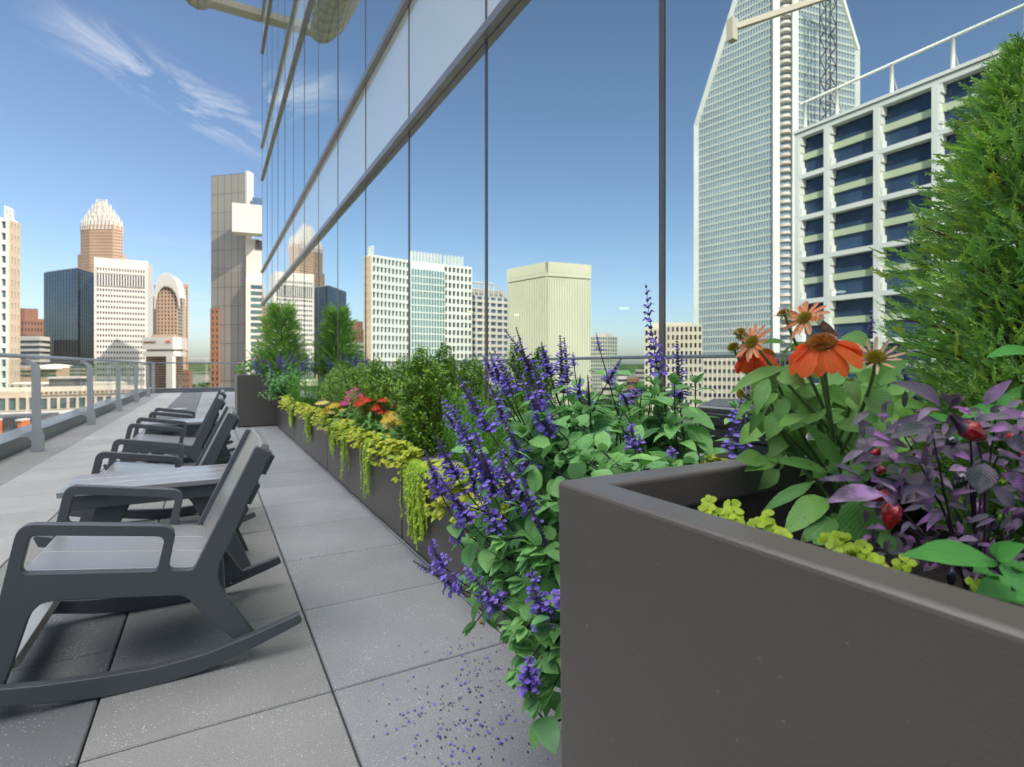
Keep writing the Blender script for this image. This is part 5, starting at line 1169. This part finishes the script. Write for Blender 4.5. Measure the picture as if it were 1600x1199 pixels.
def fruit(px, py, t, lw, lh, ang, m_, calyx=True):
    c = W(px, py, t); k = t / F; mb = MB(); n, m = 14, 16; rr = random.Random(int(px))
    R3 = Matrix.Translation(c) @ Matrix.Rotation(-YAW, 4, 'Z') @ Matrix.Rotation(ang, 4, 'Y')
    ph = [rr.random() * 6 for _ in range(4)]
    def q(i, j):
        v = i / n; a = j / m * 2 * math.pi; r_ = (math.sin(math.pi * min(1, v ** .8 * .98 + .01)) ** .62) * lw * k / 2 * (1 - .25 * v)
        r_ *= 1 + (.07 * math.sin(a * 5 + ph[0] + v * 7) + .05 * math.sin(a * 3 - v * 13 + ph[1]) if m_ == 'pepper_red' else 0)
        return R3 @ V(r_ * math.cos(a), r_ * math.sin(a), (.5 - v) * lh * k)
    for i in range(n):
        for j in range(m): mb.quad(q(i, j), q(i, j + 1), q(i + 1, j + 1), q(i + 1, j), smooth=True)
    o = mb.build('pepper', M[m_], root); o.matrix_parent_inverse = inv
    if calyx:
        cb = MB(); cb.tube([R3 @ V(0, 0, .36 * lh * k), R3 @ V(0, 0, .56 * lh * k), R3 @ V(.004, 0, 1.05 * lh * k)], [lw * k * .36, lw * k * .2, .0014], 8); o2 = cb.build('stalk', M['stem_purple'], o)
fruit(1392, 806, .55, 29, 46, R(10), 'pepper_red'); fruit(1521, 676, .54, 34, 44, R(-62), 'pepper_red'); fruit(1373, 776, .57, 18, 34, R(70), 'pepper_red', False); fruit(1500, 752, .56, 22, 30, R(35), 'pepper_black'); fruit(1369, 707, .6, 12, 18, R(80), 'pepper_red', False); fruit(1447, 707, .6, 8, 12, R(10), 'pepper_red', False); fruit(1486, 690, .57, 16, 20, R(60), 'pepper_black', False); fruit(1578, 683, .6, 14, 12, R(60), 'pepper_red', False); fruit(1376, 735, .58, 14, 16, R(40), 'pepper_red', False); fruit(1486, 905, .55, 14, 32, R(8), 'pepper_black')
fruit(1598, 712, .6, 12, 14, R(20), 'pepper_red', False)
for n_, m2, m_ in (('foliage', fol, 'pepper_leaf'), ('stems', st, 'stem_purple')): o = m2.build(n_, M[m_], root); o.matrix_parent_inverse = inv

# ---- fresh green salvia shoot at the lower right, tall leaves behind
fol = MB(); st = MB(); c = W(1590, 880, .52)
def Z8(x, y): return 1330 + x / 5.452, 740 + y / 5.452
for (b, e, w, t) in (((1250, 760), (500, 735), 52, .50), ((1260, 730), (1215, 385), 30, .50), ((1250, 745), (1480, 590), 30, .47), ((1400, 740), (1370, 985), 36, .47), ((1230, 870), (1000, 800), 30, .53), ((1480, 1100), (1150, 1060), 60, .50), ((1500, 960), (1150, 1100), 56, .52), ((1420, 760), (1560, 850), 34, .47)):
    (bx, by), (tx, ty) = Z8(*b), Z8(*e); placed(fol, bx, by, tx, ty, w, t, -.02, .4, lance, .3, 9)
st.tube([W(1575, 870, .49), W(1585, 910, .51), V(c.x, c.y, .68)], .0025, 6)
plant('green_salvia_shoot', 'fresh green pointed leaves at the right picture edge, over the planter rim', 'plant', V(c.x, c.y, .68), [('foliage', fol, 'fresh_leaf'), ('stems', st, 'stem_green')])
fol = MB(); st = MB(); c = W(1570, 690, .78)
for (bx, by, tx, ty, w, t) in ((1620, 552, 1538, 551, 28, .72), (1570, 640, 1495, 648, 26, .75), (1560, 645, 1600, 618, 26, .75), (1580, 655, 1625, 640, 26, .74), (1560, 650, 1530, 690, 24, .76), (1555, 648, 1590, 600, 18, .77), (1500, 660, 1440, 655, 22, .78), (1530, 660, 1480, 690, 24, .78)):
    placed(fol, bx, by, tx, ty, w, t, -.01, .4, ovate, .3, 8)
for q in ((1620, 552), (1570, 645), (1520, 665)): st.tube([W(*q, .75), W(1590, 650, .78), V(c.x, c.y, .68)], .002, 5)
plant('leafy_green_plant', 'light green leaves poking out between juniper and purple pepper', 'plant', V(c.x, c.y, .68), [('foliage', fol, 'fresh_leaf'), ('stems', st, 'stem_green')])

# ---- creeping jenny along the inner edge of the near planter
def jenny(label, spots, t0, mat='jenny', rl=9, zb=.67, name='creeping_jenny', group='creeping jenny tufts inside the tall planter'):
    fol = MB(); st = MB(); p0 = W(spots[0][0], spots[0][1], t0); b0 = V(p0.x, p0.y, zb)
    for (x, y) in spots:
        t = t0 + rnd.uniform(-.015, .015); c = W(x, y, t); n = rnd.choice((4, 5, 6)); ph = rnd.random() * 6
        for i in range(n):
            a = ph + i * 2 * math.pi / n; vv_ = ((V(0, 0, H) - c).normalized() * .8 + V(0, 0, .6) + rv(.35)).normalized(); e1 = vv_.orthogonal().normalized(); e2 = vv_.cross(e1); o = e1 * math.cos(a) + e2 * math.sin(a) + vv_ * (.15 + .3 * (i % 2)); fol.leaf(c + o * .001, o, vv_, rl * 1.25 * t / F * rnd.uniform(.9, 1.3), rl * 1.3 * t / F * rnd.uniform(.9, 1.2), roundl, .4, .1, 5)
        st.tube([c, c - V(0, 0, .02) + rv(.008), b0 + rv(.01)], .0008, 4)
    plant(name, label, 'plant', b0, [('foliage', fol, mat), ('stems', st, 'stem_green')], group)
jenny('lime creeping jenny tuft nearest the planter corner, two sprigs side by side', [(1107, 785), (1115, 800), (1142, 790), (1146, 800), (1122, 806), (1150, 812), (1105, 798), (1138, 806)], .62)
jenny('lime creeping jenny tuft left of the dark broad leaf', [(1192, 812), (1200, 808), (1208, 830), (1216, 834), (1181, 823), (1200, 820), (1222, 838)], .58)
jenny('lime creeping jenny tuft in front of the big round leaf', [(1296, 844), (1322, 848), (1335, 856), (1345, 862), (1290, 850), (1304, 856), (1330, 868), (1342, 873), (1312, 842), (1350, 856)], .545)
jenny('lime creeping jenny tuft lowest along the rim, by the hanging pepper', [(1370, 878), (1374, 884), (1408, 884), (1416, 880), (1405, 892), (1534, 918), (1540, 926), (1525, 912)], .52)

# ---- junipers
def juniper(label, c, r0, h, nspray, ssz, seed, zb, blunt=0):
    rr = random.Random(seed); fol = MB(); st = MB(); c = Vector(c)
    st.tube([c, c + V(.01, 0, h * .5), c + V(0, .01, h * .96)], [.018, .012, .004], 7)
    def R_(f): return r0 * (min(1, .55 + f * 3) * ((1 - max(0, f - .08) * .88) ** .8 if blunt == 0 else max(.02, 1 - f ** 3.2) ** .75))
    for k in range(nspray):
        f = rr.random() ** 1.25; a = rr.uniform(0, 6.283); lump = 1 + .17 * math.sin(a * 3 + f * 14) + .16 * math.sin(a * 5 - f * 27 + 1) 
        rad = R_(f) * lump * (rr.uniform(.45, 1.06) if rr.random() < .75 else rr.uniform(.1, .6)); p = c + V(rad * math.cos(a), rad * math.sin(a), f * h * .98 + .02)
        o = V(math.cos(a), math.sin(a), 0); d = (o * rr.uniform(.5, 1.3) + V(0, 0, rr.uniform(-.05, .8)) + V(rr.uniform(-.6, .6), rr.uniform(-.6, .6), 0)).normalized()
        L_ = ssz * rr.uniform(.6, 1.25); side = d.cross(V(rr.uniform(-1, 1), rr.uniform(-1, 1), .6)).normalized(); bend = V(0, 0, .25) * rr.random()
        pts = [p + d * L_ * i / 5 + bend * L_ * (i / 5) ** 2 for i in range(6)]; w0 = L_ * .022; i0 = len(fol.v)
        for i, q in enumerate(pts): w = w0 * (1 - i / 6); fol.v += [tuple(q - side * w), tuple(q + side * w)]
        for i in range(5): fol.f.append((i0 + 2 * i, i0 + 2 * i + 1, i0 + 2 * i + 3, i0 + 2 * i + 2)); fol.uv += [(0, 0)] * 4; fol.sm.append(False)
        for i in (1, 2, 2, 3, 3, 4, 4, 5):
            for s_ in (-1, 1):
                b = i0 + 2 * i - 2 + (s_ > 0); q = pts[i] if i < 6 else pts[5]; e = q + (d * .75 + side * s_ * rr.uniform(.5, 1.2) + rv(.45)).normalized() * L_ * .26 * (1.2 - i * .13) * rr.uniform(.7, 1.2)
                j = len(fol.v); w = (e - q).cross(side).normalized() * L_ * .028; mid = (q + e) / 2
                fol.v += [tuple(e), tuple(mid + w + side * L_ * .02), tuple(mid - w - side * L_ * .02)]; fol.f.append((b, j + 1, j, j + 2)); fol.uv += [(0, 0)] * 4; fol.sm.append(False)
        if rr.random() < .035: st.tube([c + V(0, 0, max(0, f * h - .12)), c.lerp(p, .6) + V(0, 0, (f * h) * .35 - .0), p], [.004, .003, .0012], 4, cap=False)
    plant('juniper_shrub', label, 'shrub', c, [('foliage', fol, 'juniper'), ('trunk', st, 'wood')])
juniper('tall feathery juniper at the right picture edge, rising from the near tall planter', (1.155, .35, .69),  .165, .79, 12000, .034, 3, .69, 1)
juniper('conical juniper in the far tall planter, before the white tower reflection', (1.05, 10.0, .76), .42, 1.22, 2600, .13, 8, .76)

# ---- the low planters: boxwoods, feathery herbs, coneflowers, potato vine, trailing jenny
def boxwood(label, x, y, w, h, n, seed, ls=.026):
    rr = random.Random(seed); fol = MB(); st = MB(); c = V(x, y, .415)
    for k in range(5): st.tube(bez(c, c + V(rr.uniform(-.03, .03), rr.uniform(-.03, .03), h * .4), c + V(rr.uniform(-.6, .6) * w, rr.uniform(-.6, .6) * w, h * .85), 5), [.006, .005, .004, .003, .002, .001], 5)
    for k in range(n):
        a = rr.uniform(0, 6.283); f = rr.random(); lump = 1 + .2 * math.sin(a * 3 + f * 7 + seed) ; rad = w * (math.sin(math.pi * (f * .8 + .14)) ** .6) * lump * rr.uniform(.55, 1); top = h * (.93 + .10 * math.sin(a * 2 + seed))
        p = c + V(rad * math.cos(a), rad * math.sin(a), f * top); d = (V(math.cos(a) * .5, math.sin(a) * .5, 1) + rv(.35)).normalized(); m = 7; sl = ls * m * .42
        for j in range(m):
            q = p + d * sl * j / m; o = rv(1); o = (o - d * o.dot(d)).normalized(); fol.leaf(q, (o + d * .7).normalized(), d, ls * rr.uniform(.7, 1.1), ls * .6, ovate, .1, .2, 2)
        if rr.random() < .06: st.tube([c + V(0, 0, .1), p + d * sl], [.002, .001], 3, cap=False)
    plant('boxwood_shrub', label, 'shrub', c, [('foliage', fol, 'box_leaf'), ('branches', st, 'wood')], 'boxwood shrubs in the low planters')
boxwood('boxwood shrub nearest the camera, tallest of the row', 1.18, 3.12, .19, .63, 1300, 1)
boxwood('boxwood shrub second from the camera, behind the red coneflowers', 1.2, 4.15, .24, .58, 1000, 2)
boxwood('boxwood shrub third from the camera, beside the magenta flowers', 1.2, 5.4, .24, .55, 800, 3, .024)
boxwood('boxwood shrub farthest along, partly behind the third', 1.3, 6.2, .25, .55, 600, 4, .026)
boxwood('boxwood shrub standing close to the glass between the first two', 1.34, 3.62, .13, .56, 420, 5)
def feather(label, x, y, w, h, n, seed, ln=.022):
    rr = random.Random(seed); fol = MB(); c = V(x, y, .415)
    for k in range(n):
        a = rr.uniform(0, 6.283); r_ = rr.random() ** .5; tip = c + V(r_ * w * math.cos(a) * .7, r_ * w * math.sin(a), h * rr.uniform(.55, 1.05)); pts = bez(c + V(r_ * w * .4 * math.cos(a), r_ * w * .4 * math.sin(a), 0), c + V(r_ * w * .8 * math.cos(a), r_ * w * .8 * math.sin(a), h * .5), tip, 14)
        fol.tube(pts, .0012, 3, cap=False)
        for i in range(3, 15):
            for j in range(5): o = rv(1); o.z = abs(o.z) * .6 + .2; fol.leaf(pts[i - 1].lerp(pts[min(14, i)], j / 5), o.normalized(), V(0, 0, 1), ln, ln * .13, needle, .3, 0, 1)
    plant('feathery_herb', label, 'plant', c, [('foliage', fol, 'feather')], 'feathery light green herbs in the low planters')
feather('light green feathery herb between the nearest boxwood and the large salvia', 1.13, 2.25, .30, .44, 210, 1)
feather('light green feathery herb farther off, before the far salvia', 1.08, 7.15, .38, .46, 150, 2, .03)
def smallcone(label, c, h, heads, mats, seed, ls=.10):
    rr = random.Random(seed); c = Vector(c); root = empty('coneflower_plant', c, label, 'plant', 'small coneflowers in the low planters'); root.matrix_basis = Matrix.Translation(c); inv = root.matrix_basis.inverted(); fol = MB(); st = MB()
    for k in range(16):
        tip = c + V(rr.uniform(-.14, .12), rr.uniform(-.26, .26), h * rr.uniform(.4, .85)); leafy_stem(fol, st, bez(c, c.lerp(tip, .5) + V(0, 0, .03), tip, 5), .002, 3, ls, ls * .38, lance, .3, .8, .3, 4, top=False)
    for i, (px, py, t) in enumerate(heads):
        b = W(px, py, t); st.tube(bez(c, c.lerp(b, .6), b, 5), .002, 4); pt = MB(); cn = MB(); N_ = V(rr.uniform(-.3, .3) - .25, rr.uniform(-.3, .1) - .2, 1).normalized(); rot = N_.to_track_quat('Z', 'Y').to_matrix()
        for j in range(12):
            a = j * .5236; o = rot @ V(math.cos(a), math.sin(a), -.35); pt.leaf(b + o * .006, o, N_, .048, .024, petal, .3, .2, 3)
        for j in range(40): a = j * 2.4; f = (j / 40) ** .5; p = b + rot @ V(.012 * f * math.cos(a), .012 * f * math.sin(a), .010 * (1 - f * f) + .003); q = rot @ V(.0025, 0, 0); w = rot @ V(0, .0025, 0); cn.quad(p - q, p + w, p + q, smooth=False); cn.quad(p + q, p - w, p + rot @ V(0, 0, .004))
        hd = pt.build('flower_head', M[mats[i % len(mats)]], root); hd.matrix_parent_inverse = inv; cn.build('cone', M['cone'], hd)
    for n_, m2, m_ in (('foliage', fol, 'cone_leaf'), ('stems', st, 'stem_green')): o = m2.build(n_, M[m_], root); o.matrix_parent_inverse = inv
def hd_(l, t): return [(x, y - 7, t - .08 + rnd.uniform(-.1, .1)) for x, y in l]
smallcone('red coneflower plant in full bloom before the second boxwood', (1.08, 3.95, .415), .26, hd_([(600, 628), (587, 640), (619, 637), (570, 645), (560, 633), (596, 646), (563, 628), (573, 628)], 4.1), ['red_petal'], 1)
smallcone('magenta coneflower plant left of the red ones', (1.1, 4.85, .415), .3, hd_([(545, 625), (553, 613), (538, 633), (560, 622), (548, 618), (532, 636), (543, 634)], 4.9), ['pink_petal'], 2)
smallcone('pale yellow coneflower plant at the far side of the magenta one', (1.02, 4.9, .415), .18, hd_([(505, 633), (512, 641), (518, 648), (523, 637), (500, 634), (537, 645), (549, 648), (508, 646)], 4.8), ['paleyellow_petal', 'yellow_petal'], 3)
smallcone('golden yellow coneflower plant right before the nearest boxwood', (1.04, 3.3, .415), .2, hd_([(606, 652), (612, 660), (622, 662), (610, 668), (628, 660), (616, 655), (604, 658), (650, 686), (634, 690)], 3.45), ['yellow_petal', 'paleyellow_petal'], 4)
def vine(label, y0, y1, n, seed, drop=.10, ls=.05):
    rr = random.Random(seed); fol = MB(); st = MB(); c = V(1.03, (y0 + y1) / 2, .42)
    for k in range(n):
        y = rr.uniform(y0, y1); tip = V(.93 - rr.uniform(-.06, .07), y, .455 + rr.uniform(.0, .10)); dz = 0
        if rr.random() < .4: tip = V(.905 - rr.uniform(0, .02), y, .455 - drop * rr.random())
        b = V(1.03, y + rr.uniform(-.06, .06), .42); pt = bez(b, V(.97, y, .55), tip, 5); st.tube(pt, .0013, 3, cap=False)
        for i in range(2, 6):
            for j in range(2): o = rv(1); o.z = abs(o.z) * .5; o.x -= .4; fol.leaf(pt[i], o.normalized(), V(-.4, -.2, 1), ls * rr.uniform(.6, 1.1), ls * .72 * rr.uniform(.7, 1.1), ovate, .8, .2, 4)
    plant('lime_coleus', label, 'plant', c, [('foliage', fol, 'lime_leaf'), ('stems', st, 'stem_green')], 'lime leaved coleus along the planter edge')
vine('brightest lime yellow coleus hanging over the rim beside the large salvia', 1.72, 2.42, 80, 1, .16, .055); vine('lime coleus at the rim below the golden coneflowers', 2.75, 3.5, 62, 2, .09); vine('lime coleus at the rim below the red coneflowers', 3.7, 4.6, 60, 3, .05); vine('lime coleus at the rim below the pale yellow coneflowers', 4.75, 5.7, 60, 4, .05); vine('lime coleus at the rim before the farther feathery herb', 5.9, 6.9, 60, 5, .05, .055); vine('lime coleus at the rim nearest the far tall planter', 7.1, 8.6, 80, 6, .08, .06)
def trailer(label, y, w, drop, n, seed, ls=.016):
    rr = random.Random(seed); fol = MB(); c = V(.98, y, .44)
    for k in range(n):
        yy = y + rr.gauss(0, w * .5); L_ = drop * rr.uniform(.45, 1.05); x = .925 - rr.uniform(.004, .045); b = V(.99, yy, .45)
        pts = bez(b, V(.93, yy, .53), V(x, yy, .44), 4) + [V(x + rr.uniform(-.006, .006), yy + rr.uniform(-.012, .012) + .01 * math.sin(i), .44 - L_ * i / 6) for i in range(1, 7)]
        fol.tube(pts, .0012, 3, cap=False); m = int(L_ / .010) + 8
        for i in range(m):
            f = i / m * (len(pts) - 1); j = min(len(pts) - 2, int(f)); p = pts[j].lerp(pts[j + 1], f - j)
            for s_ in (-1, 1): o = V(-.5 * rr.random(), s_ * rr.uniform(.4, 1), -.3 + rr.uniform(-.4, .4)); fol.leaf(p, o.normalized(), V(-1, 0, .5), ls * rr.uniform(.7, 1.15), ls * .9, roundl, .4, .1, 3)
    plant('trailing_jenny', label, 'plant', c, [('foliage', fol, 'trail')], 'trailing jenny hanging over the planter edge')
trailer('widest and longest trailing jenny curtain, nearest the camera', 2.62, .17, .36, 52, 1); trailer('narrow single trailing jenny strand hanging left of the widest curtain', 3.62, .07, .33, 14, 2); trailer('long thin trailing jenny strand with a wisp reaching low, fourth from the far end', 4.28, .08, .32, 12, 3); trailer('trailing jenny clump beside the long thin wisp, third from the far end', 4.72, .16, .22, 26, 4); trailer('trailing jenny strand second from the far end', 6.1, .15, .28, 22, 5, .02); trailer('trailing jenny strand at the far end of the low planters', 7.5, .2, .26, 22, 6, .022)
# red roses on the far tall planter
rr = random.Random(9); fol = MB(); c = V(.62, 9.85, .75); root = empty('rose_bush', c, 'low dark green rose bush with magenta blooms on the far tall planter', 'plant'); root.matrix_basis = Matrix.Translation(c); inv = root.matrix_basis.inverted()
for k in range(420): o = rv(1); p = c + V(o.x * .27, o.y * .22, .1 + abs(o.z) * .27 * (1 - abs(o.x) * .5)); fol.leaf(p, rv(1).normalized() + V(0, 0, .3), V(0, 0, 1), .05, .032, ovate, .4, .2, 3)
o = fol.build('foliage', M['salvia_leaf'], root); o.matrix_parent_inverse = inv
for (px, py) in ((376, 571), (384, 567), (394, 563), (402, 560), (378, 582), (413, 566)):
    b = W(px, py, 8.7); pt = MB()
    for j in range(22): a = j * 2.4; q = V(math.cos(a), math.sin(a), .6).normalized(); pt.leaf(b, q, V(0, 0, 1), .016 + j * .0012, .03, roundl, -.6, .3, 3)
    o = pt.build('bloom', M['pink_petal'], root); o.matrix_parent_inverse = inv

# ---- petals fallen on the paving, one dry leaf
pm = MB(); pm.leaf(V(-.003, 0, .0012), V(1, 0, .1), V(0, 0, 1), .008, .0055, roundl, .5, .4, 3); po = pm.build('fallen_petal', M['salvia_petal'])
tag(po, 'tiny purple petal fallen on the paving below the large salvia', 'petal', 'purple petals fallen on the paving'); pm2 = MB(); pm2.leaf(V(-.003, 0, .0012), V(1, 0, .2), V(0, 0, 1), .006, .004, roundl, .9, .5, 3)
first = True; d2 = pm2.build('t', M['petal_dark']).data; bpy.data.objects.remove(bpy.data.objects['t'])
prr = random.Random(12)
for k in range(300):
    if k < 200: px, py = prr.gauss(720, 60), prr.gauss(1125, 45)
    else: px, py = prr.gauss(755, 55), prr.gauss(1040, 38)
    if px > 868 or py > 1199 or px < 560: continue
    t = H * F / (py - HY); p = W(px, py, t)
    if p.x > .92 or p.y < 1.0 and p.x > .85: continue
    c = po if first else po.copy()
    if not first:
        COL.objects.link(c)
        if prr.random() < .6: c.data = d2
    first = False; c.location = (p.x, p.y, .0015); c.rotation_euler = (0, prr.uniform(-.2, .2), prr.uniform(0, 6.28)); s_ = prr.uniform(.8, 1.5); c.scale = (s_,) * 3
mb = MB(); mb.leaf(V(0, 0, 0), V(1, .3, .25), V(0, 0, 1), .035, .022, ovate, .9, .6, 6, wav=.08); o = mb.build('dry_leaf', M['dead']); o.location = W(753, 975, H * F / (975 - HY)) + V(-.01, 0, .004); tag(o, 'curled dry brown leaf lying at the foot of the low planter', 'leaf')
